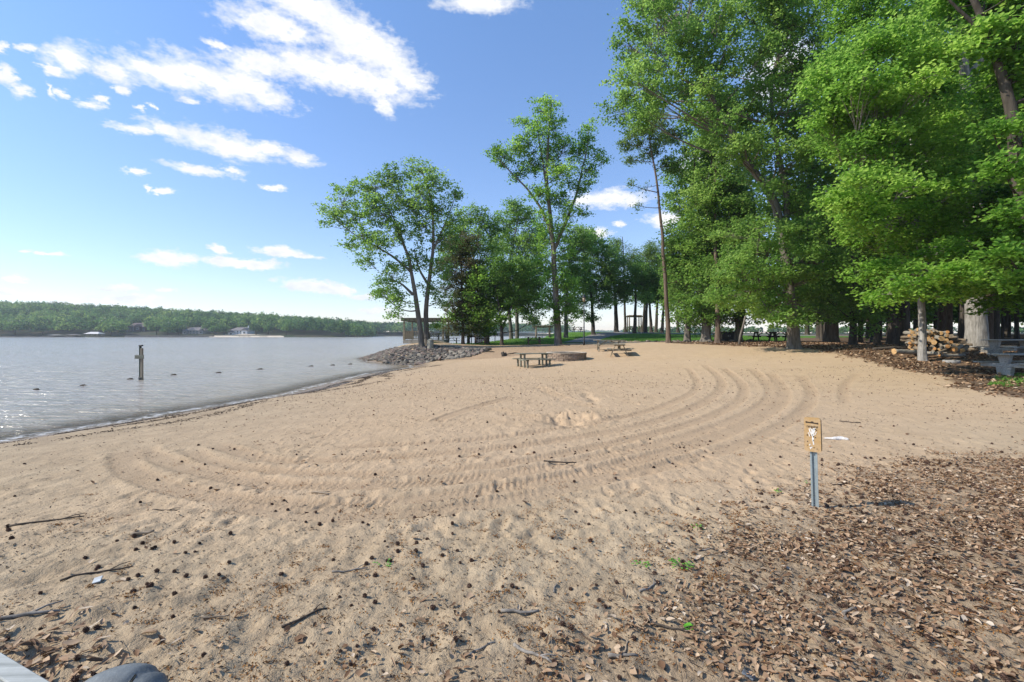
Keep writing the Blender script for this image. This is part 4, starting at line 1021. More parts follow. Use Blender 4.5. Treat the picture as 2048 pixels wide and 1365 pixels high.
dock(490, 375, 'low wooden dock at the far sandy strip', 8); dock(528, 375, 'short dock right of the far white house', 5); dock(790, 556, 'pale dock far behind the gazebo on the opposite bank', 16)
# ================================================================== OBJECTS
WD_GREEN = wood_mat('weathered_green_wood', (.13, .128, .092), (.29, .275, .21))
WD_GREY = wood_mat('weathered_grey_wood', (.24, .228, .205), (.48, .46, .42))
WD_TAN = wood_mat('weathered_tan_wood', (.17, .145, .10), (.38, .33, .25))
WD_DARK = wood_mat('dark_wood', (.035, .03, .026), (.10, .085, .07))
WD_BROWN = wood_mat('brown_post_wood', (.10, .075, .055), (.22, .17, .125), axis=2)
M_STEEL = plain('galvanised_steel', (.36, .42, .43), .45, .5, .6, .12, 20.)
M_BLACK = plain('black_metal', (.018, .018, .02), .5, .4, .3, .2, 6.)
M_BLACKP = plain('black_paint', (.025, .027, .03), .45, .4, 0., .25, 3.)

def rotz(a): return Matrix.Rotation(a, 3, 'Z')

def picnic_table(label, x, y, rz, L=1.85, m=WD_GREEN, kind='frame', s=1.0):
    t = empty('picnic_table', (x, y, G(x, y) - .02), rz); tag(t, label, 'picnic table', 'picnic tables'); t.scale = (s, s, s)
    top = MB()
    for k in range(5):
        top.box((RT.uniform(-.012, .012), -.29 + .145 * k, .735 + RT.uniform(-.003, .003)), (L, .135, .04), ch=.006)
    top.build('tabletop', m, t)
    for sy in (-1, 1):
        b = MB()
        for k in (0, 1): b.box((RT.uniform(-.012, .012), sy * (.56 + .145 * k), .435 + RT.uniform(-.003, .003)), (L, .135, .04), ch=.006)
        b.build('bench', m, t)
    ex = L / 2 - .33
    if kind == 'frame':
        for sx in (-1, 1):
            for sy in (-1, 1):
                MB().beam((sx * ex, sy * .54, -.03), (sx * ex, sy * .22, .714), .045, .10, ch=.006, up=(1, 0, 0)).build('leg', m, t)
            MB().box((sx * (ex - .05), 0, .375), (.045, 1.46, .09), ch=.006).build('bench_support', m, t)
            MB().box((sx * (ex - .05), 0, .69), (.045, .70, .075), ch=.006).build('top_support', m, t)
            MB().beam((sx * (ex - .1), 0, .40), (sx * .12, 0, .70), .045, .07, ch=.005).build('brace', m, t)
    elif kind == 'post':
        for sx in (-1, 1):
            for sy in (-1, 1):
                MB().box((sx * ex, sy * .24, .34), (.09, .09, .75), ch=.008).build('leg', m, t)
                MB().box((sx * ex, sy * .62, .19), (.09, .09, .45), ch=.008).build('bench_post', m, t)
            MB().box((sx * ex, 0, .39), (.05, 1.5, .085), ch=.006).build('bench_support', m, t)
            MB().box((sx * ex, 0, .685), (.05, .72, .07), ch=.006).build('top_support', m, t)
    else:   # pedestal
        for sx in (-1, 1):
            P = [(-.10, .33), (.10, .33), (.20, .71), (-.20, .71)]; Q = [(-.19, -.05), (.19, -.05), (.24, .28), (-.24, .28)]
            M = Matrix.Translation((sx * ex, 0, 0)) @ Matrix.Rotation(PI / 2, 4, 'Z') @ Matrix.Rotation(PI / 2, 4, 'X')
            MB().prism(P, -.07, .07, M).prism(Q, -.075, .075, M).build('leg', m, t)
            MB().box((sx * ex, 0, .345), (.16, 1.46, .13), ch=.015).build('bench_support', m, t)
    return t
def at(px, py): return hit(px, py)

c = at(1062, 734)
picnic_table('weathered picnic table on the open sand, nearest one left of the ring of blocks', c[0] + .15, c[1] + .1, rad(24), 2.0, WD_GREEN, 'post')
picnic_table('picnic table on the sand with its A-shaped end frame facing the view', (1240 - CX) / F * 30.2, 30.4, rad(78), 2.2, WD_TAN, 'frame')
picnic_table('long picnic table on the sand just behind the A-framed one', (1218 - CX) / F * 33.5, 33.6, rad(-6), 2.1, WD_TAN, 'frame')
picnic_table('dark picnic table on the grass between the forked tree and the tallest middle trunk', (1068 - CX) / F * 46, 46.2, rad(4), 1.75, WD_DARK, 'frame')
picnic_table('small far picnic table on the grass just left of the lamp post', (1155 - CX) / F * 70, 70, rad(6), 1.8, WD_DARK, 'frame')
picnic_table('far picnic table on the crest beside the second arbor', (1286 - CX) / F * 80, 80, rad(10), 1.8, WD_DARK, 'frame')
picnic_table('picnic table beside the gazebo with the lake behind it', (903 - CX) / F * 52, 52, rad(8), 1.75, WD_TAN, 'frame')
picnic_table('picnic table standing inside the gazebo', (868 - CX) / F * 51.2, 51.2, rad(5), 1.6, WD_TAN, 'frame').location.z += .38
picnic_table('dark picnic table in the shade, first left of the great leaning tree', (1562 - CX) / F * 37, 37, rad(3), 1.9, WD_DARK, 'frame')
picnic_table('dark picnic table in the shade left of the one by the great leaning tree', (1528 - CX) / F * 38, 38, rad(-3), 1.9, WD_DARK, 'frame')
picnic_table('orange-brown picnic table behind the slim reddish trunk', (1422 - CX) / F * 43, 43, rad(0), 1.7, WD_TAN, 'frame')
picnic_table('farther grey picnic table of the right-hand pair, before the thick pale trunk', 21.9, 21.1, rad(12), 2.4, WD_GREY, 'pedestal')
picnic_table('grey picnic table nearest on the right with a tapered pedestal leg', 18.15, 17.0, rad(9), 2.3, WD_GREY, 'pedestal')

# --- the ring of blocks
M_BLOCK = plain('tan_block', (.27, .205, .15), .95, .15, 0., .35, 5.); M_CAP = plain('pale_cap', (.46, .39, .31), .9, .15, 0., .2, 5.); M_ASH = plain('ash', (.05, .045, .04), .95, .1, 0., .4, 10.)
fx, fy = (1135 - CX) / F * 28.8, 29.4
fp = empty('fire_pit', (fx, fy, G(fx, fy) - .03)); fp.scale = (1, 1, .8); tag(fp, 'round fire pit of stacked tan blocks on the sand', 'fire pit')
m = MB(); rr = 1.2; nb = 26
for k in range(4):
    for i in range(nb):
        a = 2 * PI * (i + .5 * (k % 2)) / nb; j = RT.uniform(-.02, .02)
        w = 2 * PI * rr / nb - .012
        M = rotz(a)
        bm_c = M @ Vector((rr - .10 + j, 0, .07 + .135 * k - .05 * (k == 0)))
        m.box(bm_c, (.22, w, .128 + .1 * (k == 0)), M, ch=.022)
m.build('block_wall', M_BLOCK, fp)
m = MB(); n = 40
for i in range(n):
    a = 2 * PI * i / n
    m.box(rotz(a) @ Vector((rr - .10, 0, .565)), (.26, 2 * PI * rr / n + .012, .045), rotz(a), ch=.01)
m.build('rim', M_CAP, fp)
m = MB(); m.prism([(math.cos(2 * PI * i / 24) * .96, math.sin(2 * PI * i / 24) * .96) for i in range(24)], .0, .16); m.build('ash_bed', M_ASH, fp)

# --- gazebo on the stone bank
gx0, gx1, gy = (806 - CX) / F * 49, (888 - CX) / F * 49, 49.0
gw = gx1 - gx0; gzb = G((gx0 + gx1) / 2, gy + 2) + .05
g = empty('gazebo', ((gx0 + gx1) / 2, gy, gzb)); tag(g, 'flat roofed wooden gazebo with railings on the stone bank', 'gazebo')
GD = 4.2
deck = MB()
for k in range(28): deck.box((-gw / 2 + gw * (k + .5) / 28, GD / 2, .36), (gw / 28 - .012, GD, .05))
deck.build('deck', WD_GREY, g)
sk = MB()
sk.box((0, .02, .17), (gw, .05, .32)).box((0, GD - .02, .17), (gw, .05, .32)).box((-gw / 2 + .02, GD / 2, .17), (.05, GD - .1, .32)).box((gw / 2 - .02, GD / 2, .17), (.05, GD - .1, .32))
sk.build('skirt', WD_GREY, g)
for sx in (-1, 1):
    for y in (.1, GD - .1):
        MB().box((sx * (gw / 2 - .1), y, 1.15), (.14, .14, 2.3), ch=.01).build('post', WD_TAN, g)
        MB().box((sx * (gw / 2 - .1), y, .85), (.22, .22, .98), ch=.015).build('post_base', WD_TAN, g)
rf_ = MB(); ov = .16
rf_.box((0, -ov, 2.42), (gw + 2 * ov, .06, .24)).box((0, GD + ov, 2.42), (gw + 2 * ov, .06, .24)).box((-gw / 2 - ov + .0, GD / 2, 2.42), (.06, GD + 2 * ov - .06, .24)).box((gw / 2 + ov, GD / 2, 2.42), (.06, GD + 2 * ov - .06, .24))
ro = rf_.build('roof', WD_GREEN, g)
MB().box((0, GD / 2, 2.60), (gw + 2 * ov + .25, GD + 2 * ov + .25, .06)).build('roof_sheet', plain('roof_felt', (.16, .16, .14), .9), ro)
rj = MB()
for k in range(9): rj.box((-gw / 2 + gw * (k + .5) / 9, GD / 2, 2.45), (.05, GD + .4, .18))
rj.build('rafters', WD_DARK, ro)
def railing(a, b):
    a, b = Vector(a), Vector(b); L = (b - a).length; r_ = MB()
    r_.beam(a + Vector((0, 0, 1.26)), b + Vector((0, 0, 1.26)), .09, .05); r_.beam(a + Vector((0, 0, .48)), b + Vector((0, 0, .48)), .05, .05)
    n = int(L / .17)
    for i in range(1, n):
        p = a.lerp(b, i / n); r_.box(p + Vector((0, 0, .87)), (.038, .038, .74))
    return r_.build('railing', WD_TAN, g)
railing((-gw / 2 + .22, .1, 0), (.35, .1, 0)); railing((-gw / 2 + .22, GD - .1, 0), (gw / 2 - .22, GD - .1, 0)); railing((-gw / 2 + .1, .22, 0), (-gw / 2 + .1, GD - .22, 0)); railing((gw / 2 - .1, 1.5, 0), (gw / 2 - .1, GD - .22, 0))
rp = MB(); rp.beam((.9, -.75, .33), (3.3, -1.1, -.1), 1.1, .07); rp.beam((.9, -1.28, .38), (3.3, -1.62, -.05), .06, .14); rp.build('ramp', WD_TAN, g)

# --- litter bin by the twin trunks
x, y = (861 - CX) / F * 40.6, 40.6
b = empty('litter_bin', (x, y, G(x, y) - .05)); tag(b, 'tan barrel-shaped litter bin beside the pair of trunks', 'litter bin')
M_bin = plain('tan_concrete', (.31, .29, .23), .9, .2, 0., .2, 6.)
MB().tube([(0, 0, 0), (0, 0, .08), (0, 0, .62), (0, 0, .70)], [.24, .26, .27, .25], 16).build('body', M_bin, b)
MB().tube([(0, 0, .705), (0, 0, .78), (0, 0, .86), (0, 0, .90)], [.27, .26, .18, .05], 16).build('lid', M_bin, b)

# --- brick barbecue and pedestal grills
M_BRICK = plain('dark_brick', (.15, .085, .065), .95, .15, 0., .35, 9.)
x, y = (961 - CX) / F * 50, 50.
b = empty('brick_barbecue', (x, y, G(x, y) - .03)); tag(b, 'dark brick barbecue under the low bushy tree', 'barbecue')
m = MB()
for k in range(9):
    for xx in (-.5, .5):
        for j in range(3): m.box((xx, -.28 + .28 * j, .05 + .1 * k), (.2, .27 - .012, .088), ch=.006)
    for j in range(4): m.box((-.36 + .24 * j, .42, .05 + .1 * k), (.228, .1, .088), ch=.006)
m.build('wall', M_BRICK, b)
MB().box((0, 0, .93), (1.2, .9, .06), ch=.01).build('slab', M_BLOCK, b)
m = MB()
for k in range(9): m.tube([(-.38, -.3 + .07 * k, .6), (.38, -.3 + .07 * k, .6)], [.012, .012], 6)
m.build('grate', M_BLACK, b)
def grill(label, px, Y):
    x = (px - CX) / F * Y; b = empty('pedestal_grill', (x, Y, G(x, Y) - .03), rad(20)); tag(b, label, 'grill', 'pedestal grills')
    MB().tube([(0, 0, 0), (0, 0, .78)], [.045, .045], 8).build('post', M_BLACK, b)
    m = MB(); m.box((0, 0, .80), (.55, .4, .03)).box((-.26, 0, .9), (.03, .4, .2)).box((.26, 0, .9), (.03, .4, .2)).box((0, .19, .9), (.52, .03, .2)).build('firebox', M_BLACK, b)
    m = MB()
    for k in range(8): m.tube([(-.25, -.18 + .048 * k, .97), (.25, -.18 + .048 * k, .97)], [.008, .008], 5)
    m.build('grate', M_BLACK, b)
grill('black pedestal grill left of the brick barbecue', 943, 51); grill('black pedestal grill right of the brick barbecue, by the lake', 990, 53)

# --- swing arbors
def arbor(label, px0, px1, Y, h, bench_dx):
    x0, x1 = (px0 - CX) / F * Y, (px1 - CX) / F * Y; xc = (x0 + x1) / 2; w = x1 - x0
    a = empty('swing_arbor', (xc, Y, min(G(x0, Y), G(x1, Y)) - .05)); tag(a, label, 'arbor', 'swing arbors')
    dp = 1.3
    for sx in (-1, 1):
        for y in (-dp / 2, dp / 2):
            MB().tube([(sx * w / 2, y, 0), (sx * w / 2, y, h - .1)], [.10, .09], 10).build('post', WD_BROWN, a)
    for y in (-dp / 2, dp / 2): MB().beam((-w / 2 - .45, y, h - .0), (w / 2 + .45, y, h - .0), .09, .2, ch=.01).build('beam', WD_BROWN, a)
    m = MB()
    for k in range(8): m.beam((-w / 2 + w * k / 7, -dp / 2 - .4, h + .17), (-w / 2 + w * k / 7, dp / 2 + .4, h + .17), .05, .13)
    m.build('rafters', WD_BROWN, a)
    s = MB(); bw = 1.25; bx = bench_dx
    for k in range(4): s.box((bx, -.2 + .13 * k, .55), (bw, .11, .03))
    seat = s.build('swing_bench', WD_DARK, a)
    s = MB()
    for k in range(9): s.box((bx - bw / 2 + bw * (k + .5) / 9, .28, .83), (.06, .03, .5))
    s.box((bx, .28, 1.1), (bw, .04, .07)); s.build('backrest', WD_DARK, seat)
    for sx in (-1, 1):
        for y in (-.2, .25):
            MB().tube([(bx + sx * bw / 2, y, .55), (bx + sx * (bw / 2 + .02), 0, h - .1)], [.014, .014], 5).build('chain', M_BLACK, a)
    return a
arbor('brown wooden arbor with a hanging bench swing left of the tallest middle trunk', 1072, 1099, 68, 2.72, .55)
arbor('brown wooden arbor with a swing among dark trunks on the grass crest', 1257, 1280, 78, 2.7, -.2)

# --- lamp post
x, y = (1168 - CX) / F * 41, 41.
l = empty('lamp_post', (x, y, G(x, y) - .05)); tag(l, 'tall thin dark lamp post behind the ring of blocks', 'lamp post')
MB().tube([(0, 0, 0), (0, 0, .35), (0, 0, .45), (0, 0, 3.75)], [.085, .08, .055, .045], 10).build('pole', M_BLACKP, l)
M_lant = plain('lantern_panel', (.30, .235, .17), .4, .4, 0., .1, 6.)
ln = MB().tube([(0, 0, 3.78), (0, 0, 4.12)], [.10, .15], 6).build('lantern', M_lant, l)
MB().tube([(0, 0, 4.13), (0, 0, 4.18), (0, 0, 4.36), (0, 0, 4.42)], [.20, .18, .05, .02], 6).build('cap', M_BLACKP, ln)

# --- low dark cabinet in the shade
x, y = (1456 - CX) / F * 40, 40.2
b = empty('storage_cabinet', (x, y, G(x, y) - .03), rad(4)); tag(b, 'low dark cabinet with two black doors in the shade behind the slim reddish trunk', 'cabinet')
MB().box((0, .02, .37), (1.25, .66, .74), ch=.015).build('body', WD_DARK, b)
for sx in (-1, 1):
    dr = MB().box((sx * .30, -.33, .38), (.55, .04, .66), ch=.01).build('door', M_BLACKP, b)
    MB().box((sx * .08, -.36, .42), (.025, .03, .12)).build('handle', M_STEEL, dr)
MB().box((0, .02, .765), (1.36, .76, .05), ch=.01).build('lid', WD_TAN, b)

# --- leaning pole
x, y = (1478 - CX) / F * 33.5, 33.5
tag(MB().tube([(0, 0, -.1), (.10, .02, .6), (.34, .05, 1.4), (.5, .1, 2.0)], [.085, .08, .075, .065], 10).build('leaning_pole', B_GREY, None, (x, y, G(x, y))), 'bare grey pole leaning right in front of the twin dark trunks', 'pole')

# --- tree stump in the sand, loose log
x, y = at(1007, 713)
s = MB().tube([(0, 0, -.1), (-.02, 0, .12), (-.09, .03, .30)], [.17, .14, .13], 9).tube([(.16, .02, -.1), (.2, .03, .12), (.12, .05, .26)], [.09, .08, .07], 7)
tag(s.build('tree_stump', B_DARK, None, (x, y, G(x, y))), 'small dark stump on bare soil left of the nearest sand table', 'stump')
for (px, py, L, a, lb) in ((978, 706, .9, .3, 'dark driftwood stick by the tip of the stone bank'), (1030, 710, 1.2, .15, 'thin dark branch lying right of the small stump'), (1128, 693, 1.0, -.1, 'dark branch on the ground at the foot of the tallest middle trunk')):
    x, y = at(px, py); d = Vector((math.cos(a), math.sin(a), 0))
    tag(MB().tube([-d * L / 2, Vector((0, 0, .08)), d * L / 2 + Vector((0, 0, .02))], [.04, .05, .02], 7).build('branch', B_DARK, None, (x, y, G(x, y) + .05)), lb, 'branch')

# --- marker post in the lake and the swim line
x, y = (282 - CX) / F * 24.2, 24.2
p = empty('marker_post', (x, y, WATER)); p.scale = (.74, .8, 1); tag(p, 'square wooden marker post with a cross board standing in the lake', 'marker post')
WD_POST = wood_mat('stained_post', (.16, .12, .075), (.40, .34, .26), axis=2)
MB().box((-.045, 0, .55), (.085, .13, 2.3), ch=.008).build('post', plain('dark_green_stain', (.02, .035, .022), .8), p)
MB().box((.062, -.005, .50), (.12, .14, 2.2), ch=.01).build('face_board', WD_POST, p)
MB().box((.0, 0, 1.73), (.225, .16, .07), ch=.015).build('cap', M_BLACKP, p)
MB().box((-.03, -.095, 1.16), (.62, .035, .19), ch=.006).build('cross_board', WD_GREEN, p)
MB().box((.0, 0, .03), (.235, .165, .22), ch=.01).build('tide_band', M_BLACKP, p)
FL = [(72, 780), (165, 772), (260, 759), (347, 750.5), (437, 746), (520, 739), (622, 733), (665, 731), (700, 729)]
M_float = plain('weedy_float', (.055, .042, .028), .9, .2, 0., .4, 12.)
fpts = []
lbn = ['float nearest the camera, at the left end of the swim line', 'dark float second along the swim line from the left', 'float just left of the marker post', 'float first right of the marker post', 'float second right of the marker post', 'small float midway between the marker post and the stone bank', 'float off the stone bank, farther left', 'float off the stone bank, nearer to it', 'last small float touching the stone bank side']
for (px, py), lb in zip(FL, lbn):
    Y = (CAMZ - WATER) * F / (py - HY); x = (px - CX) / F * Y; fpts.append((x, Y))
    a = RT.uniform(-.4, .5)
    v = [Vector((math.cos(a) * q, math.sin(a) * q, h)) for q, h in ((-.20, -.03), (-.11, .0), (.0, .01), (.10, .02), (.17, .0))]
    tag(MB().tube(v, [.015, .04, .05, .05, .015], 8).build('float', M_float, None, (x, Y, WATER)), 'weedy dark ' + lb, 'float', 'floats of the swim line')
rp_ = MB()
for (a, b) in zip(fpts[:-1], fpts[1:]):
    mid = ((a[0] + b[0]) / 2, (a[1] + b[1]) / 2)
    rp_.tube([(a[0], a[1], WATER + .01), ((a[0] * 2 + mid[0]) / 3, (a[1] * 2 + mid[1]) / 3, WATER - .02), (mid[0], mid[1], WATER - .06), ((b[0] * 2 + mid[0]) / 3, (b[1] * 2 + mid[1]) / 3, WATER - .02), (b[0], b[1], WATER + .01)], [.012] * 5, 5)
tag(rp_.build('swim_rope', M_float), 'thin dark rope joining the floats on the lake', 'rope')

# --- trail marker sign
x, y = (1631 - CX) / F * 4.95, 4.95
sg = empty('trail_sign', (x, y, G(x, y) - .02), rad(-44)); tag(sg, 'faded tan rounded sign board on a galvanised post in the sand', 'sign')
sg.rotation_euler = (0, rad(-1.5), rad(-44))
pm = MB(); pm.box((0, .012, .30), (.030, .004, .78)); pm.box((-.017, .003, .30), (.004, .022, .78)); pm.box((.017, .003, .30), (.004, .022, .78)); pm.box((-.026, -.008, .30), (.014, .004, .78)); pm.box((.026, -.008, .30), (.014, .004, .78))
pm.build('post', M_STEEL, sg)
def rrect(w, h, r, n=6):
    out = []
    for cx, cy, a0 in ((w / 2 - r, h / 2 - r, 0), (-w / 2 + r, h / 2 - r, PI / 2), (-w / 2 + r, -h / 2 + r, PI), (w / 2 - r, -h / 2 + r, 1.5 * PI)):
        for i in range(n + 1): out.append((cx + r * math.cos(a0 + PI / 2 * i / n), cy + r * math.sin(a0 + PI / 2 * i / n)))
    return out
def sign_build(N):
    o = N.coord('Object'); n = N.noise(14., 5., .65, o); n2 = N.noise(50., 3., .6, o)
    c = N.mix(N.rng(n, .35, .65), (.40, .245, .095), (.45, .32, .19))
    c = N.mix(N.math('MULTIPLY', N.rng(n2, .58, .7), .5), c, (.25, .13, .04))
    return N.bsdf(c, .6, .3)
M_sign = mat('faded_sign', sign_build)
MZ = Matrix.Translation((0, -.012, .765)) @ Matrix.Rotation(PI / 2, 4, 'X')
MB().prism(rrect(.150, .352, .022), .0, .022, MZ).build('board', M_sign, sg)
M_ink = plain('faded_ink', (.05, .035, .025), .7, .2, 0., .3, 40.); M_edge_shade = plain('shaded_edge', (.03, .025, .018), .8)
e = MB(); e.box((.0765, -.023, .765), (.004, .021, .31)); e.build('edge_shade', M_edge_shade, sg)  # shade on the board's right edge, put in as a dark strip
k = MB(); yy = -.0355
k.box((-.005, yy, .888), (.108, .003, .011), Matrix.Rotation(.07, 3, 'Y')); k.box((.0, yy - .0005, .895), (.022, .003, .014)); k.box((-.052, yy - .0004, .8915), (.012, .003, .016)); k.box((.047, yy - .0004, .885), (.012, .003, .016))
k.build('symbol_bar', M_ink, sg)
k = MB(); rs = np.random.default_rng(4)
for i in range(9):
    xx = -.048 + i * .0118
    k.box((xx, yy, .846), (.0022, .002, .021)); k.box((xx + .004, yy, .846 + rs.uniform(-.008, .008)), (.006, .002, .003)); 
    if i % 2: k.box((xx + .0065, yy, .846), (.002, .002, .019))
for r_ in range(4):
    for i in range(7):
        if rs.uniform() < .45: k.box((-.045 + i * .014 + rs.uniform(-.003, .003), yy, .815 - .058 * r_ + rs.uniform(-.02, .02)), (rs.uniform(.003, .010), .002, rs.uniform(.004, .016)))
k.build('worn_lettering', M_ink, sg)
M_peel = plain('peeled_paint', (.66, .64, .60), .7, .3, 0., .2, 60.); k = MB()
for (u, v, w, h, a) in [(.0, .79, .020, .075, .1), (-.022, .80, .010, .05, -.25), (.018, .805, .012, .06, .3), (.004, .735, .016, .07, .05), (.006, .69, .011, .05, -.1), (-.03, .765, .006, .045, -.35), (.028, .78, .006, .04, .45), (-.026, .66, .010, .018, .4), (-.012, .635, .014, .016, .2), (-.022, .625, .008, .022, -.3), (.012, .825, .008, .03, .6), (-.012, .82, .007, .035, -.5)]:
    k.box((u, yy + .0006, v), (w, .002, h), Matrix.Rotation(a, 3, 'Y'))
k.build('peeled_patch', M_peel, sg)

# --- white crumpled rag
x, y = at(1672, 879)
bm = bmesh.new(); bmesh.ops.create_icosphere(bm, subdivisions=3, radius=1)
for v in bm.verts:
    q = v.co.copy(); f = .75 + .5 * float(fbm(np.array([q.x * 3 + 5]), np.array([q.y * 3 + q.z * 2]), 3)[0])
    taper = .35 + .65 * sstep(-1, 1, q.x)
    v.co = Vector((q.x * .19, (q.y * .055 + .02 * math.sin(q.x * 5)) * f * taper, max(q.z * .05 * (.35 + 1.3 * float(fbm(np.array([q.x * 5 + 2]), np.array([q.y * 3.]), 9)[0])) * taper, -.008)))
me = bpy.data.meshes.new('crumpled_rag'); bm.to_mesh(me); bm.free()
o = link('crumpled_rag', me, plain('white_cloth', (.58, .55, .51), .95, .05, 0., .3, 30.), None, (x, y, G(x, y) + .012)); o.rotation_euler = (0, 0, rad(-14))
tag(o, 'crumpled white rag lying on the sand right of the sign', 'rag')

# --- woodpile: every log its own object
M_LB = bark_mat('log_bark', (.10, .075, .052), (.27, .21, .145), 2.0); M_LB2 = bark_mat('log_bark_grey', (.15, .135, .11), (.33, .30, .25), 2.0)
M_CUT = plain('cut_wood', (.50, .31, .14), .85, .2, 0., .2, 14.); M_CUT2 = plain('cut_wood_orange', (.47, .235, .085), .85, .2, 0., .25, 14.); M_CUT3 = plain('cut_wood_grey', (.33, .27, .20), .9, .2, 0., .2, 14.)
def log_mesh(L, r, seed, n=12):
    rr = np.random.default_rng(seed); xs = np.linspace(-L / 2, L / 2, 6)
    pts = np.stack([xs, .02 * np.sin(xs * 4 + seed), .015 * np.cos(xs * 5 + seed)], 1)
    v, f = tube(pts, r * (1 + .08 * rr.normal(size=6)), n); v += rr.normal(size=v.shape) * r * .035
    m = MB(); m.add([tuple(q) for q in v], [list(q) for q in f], 0, True)
    b = len(v)
    for ring, sgn in ((0, -1), (5, 1)):
        c = pts[ring] + np.array([sgn * .006, 0, 0]); ids = [ring * n + i for i in range(n)]
        m.v.append(tuple(c)); ci = len(m.v) - 1
        for i in range(n):
            tri = [ids[i], ids[(i + 1) % n], ci]; m.f.append(tri if sgn > 0 else tri[::-1]); m.m.append(1); m.sm.append(False)
    return m
LOGM = []
for k in range(10):
    m = log_mesh(RT.uniform(.75, 1.1), RT.uniform(.055, .095), k)
    me = bpy.data.meshes.new('firewood_log'); me.from_pydata(m.v, [], m.f); me.polygons.foreach_set('material_index', m.m); me.polygons.foreach_set('use_smooth', m.sm)
    me.materials.append([M_LB, M_LB2][k % 2]); me.materials.append([M_CUT, M_CUT2, M_CUT3][k % 3]); me.update(); LOGM.append(me)
def put_log(px, py, Y, az, tilt=0., k=None, s=1., label=None, sx=1.):
    """a log whose middle the photo shows at (px, py)"""
    o = bpy.data.objects.new('firewood_log', LOGM[RT.integers(10) if k is None else k]); COL.objects.link(o)
    p = P3(px, py, Y); o.location = p; o.rotation_euler = (RT.uniform(0, 6), -tilt, az); o.rotation_mode = 'XYZ'; o.scale = (s * sx, s, s)
    tag(o, label or 'split firewood log stacked in the heap behind the slim pale trunk', 'log', 'firewood logs in the heap')
    return o
YP = 21.8
rl = np.random.default_rng(17)
# base fill and stacked courses
for row, (z, x0, x1) in enumerate([(706, 1822, 1938), (701, 1820, 1937), (696, 1816, 1930), (691, 1814, 1924), (686, 1812, 1916), (681, 1812, 1908), (676, 1810, 1902), (671, 1812, 1898), (666, 1812, 1892), (661.5, 1818, 1876)]):
    n = int((x1 - x0) / 9)
    for i in range(n):
        px = x0 + (x1 - x0) * (i + .5) / n + rl.uniform(-2, 2)
        right = sstep(1872, 1925, px)
        az = rad(-118 + 70 * float(right) + rl.uniform(-13, 13)) + (PI if rl.uniform() < .5 else 0)
        put_log(px, z + rl.uniform(-1.2, 1.2), YP + rl.uniform(-.25, .35) + .1 * row, az, rl.uniform(-.1, .1), s=rl.uniform(.85, 1.15))
for px, py, az, k, s, lb in [(1809, 704, 8, 3, 1.15, 'pale log lying alone left of the woodpile'), (1863, 708.5, 200, 0, 1.05, 'log with a bright round cut end at the front foot of the woodpile'), (1903, 710.5, 4, 1, 1.15, 'reddish log lying crosswise at the front right of the woodpile'),
                          (1848, 705.5, -80, 5, 1.1, 'log standing end-on at the foot of the slim pale trunk'), (1884, 704, 30, 2, 1.1, 'dark ended log leaning at the front of the woodpile'), (1916, 696, 38, 7, 1.2, 'longest log sloping down the right side of the woodpile'), (1930, 697, 40, 6, 1.1, 'log at the far right foot of the woodpile, nearest the thick pale trunk')]:
    put_log(px, py, 20.9, rad(az), .12 if az in (38, 40, 30) else 0., k, s, lb)
x, y = at(1903, 725)
tag(MB().tube([(0, 0, -.05), (0, 0, .06), (0, 0, .085)], [.30, .29, .27], 18).build('stump_slab', plain('grey_stump', (.27, .26, .245), .9, .2, 0., .3, 14.), None, (x, y, G(x, y))), 'flat grey stump slab on the leaves in front of the woodpile', 'stump')
x, y = at(1790, 700)
tag(MB().tube([(-1.1, 0, .05), (0, .1, .09), (1.0, -.05, .06)], [.05, .09, .05], 8).build('fallen_branch', B_DARK, None, (x, y, G(x, y))), 'dark fallen branch on the ground left of the woodpile', 'branch')

# --- stone edging along the grass
M_ROCK = [plain('grey_rock', (.155, .135, .108), .9, .2, 0., .35, 3.), plain('pale_rock', (.235, .205, .165), .9, .2, 0., .3, 3.), plain('brown_rock', (.17, .13, .11), .9, .2, 0., .35, 3.), plain('dark_rock', (.075, .07, .065), .9, .2, 0., .35, 3.)]
def rock_mesh(seed, flat=.7):
    bm = bmesh.new(); bmesh.ops.create_icosphere(bm, subdivisions=1, radius=1.0); rr = random.Random(seed)
    for v in bm.verts: v.co *= rr.uniform(.72, 1.22)
    for v in bm.verts: v.co.z *= flat
    me = bpy.data.meshes.new('rock'); bm.to_mesh(me); bm.free(); return me
ROCKS = []
for k in range(12):
    me = rock_mesh(k, [.6, .75, .5][k % 3]); me.materials.append(M_ROCK[[0, 1, 0, 2, 0, 1, 3, 0, 2, 0, 1, 3][k]]); ROCKS.append(me)
def put_rock(x, y, r, label, group, zo=.15, name='rock'):
    o = bpy.data.objects.new(name, ROCKS[RT.integers(12)]); COL.objects.link(o)
    o.location = (x, y, G(x, y) + r * zo); o.rotation_euler = (RT.uniform(-.5, .5), RT.uniform(-.5, .5), RT.uniform(0, 6.28)); o.scale = (r * RT.uniform(.8, 1.35), r * RT.uniform(.7, 1.1), r * RT.uniform(.6, 1.))
    tag(o, label, 'rock', group)
for i in range(58):
    f = (i + RT.uniform(.2, .8)) / 58; px = 1238 + (1500 - 1238) * f; py = np.interp(px, [1238, 1330, 1420, 1500], [683.5, 684, 684.5, 682])
    x, y = at(px, py); put_rock(x, y, RT.uniform(.10, .22), 'grey edging rock between the sand and the lawn', 'edging rocks along the lawn')
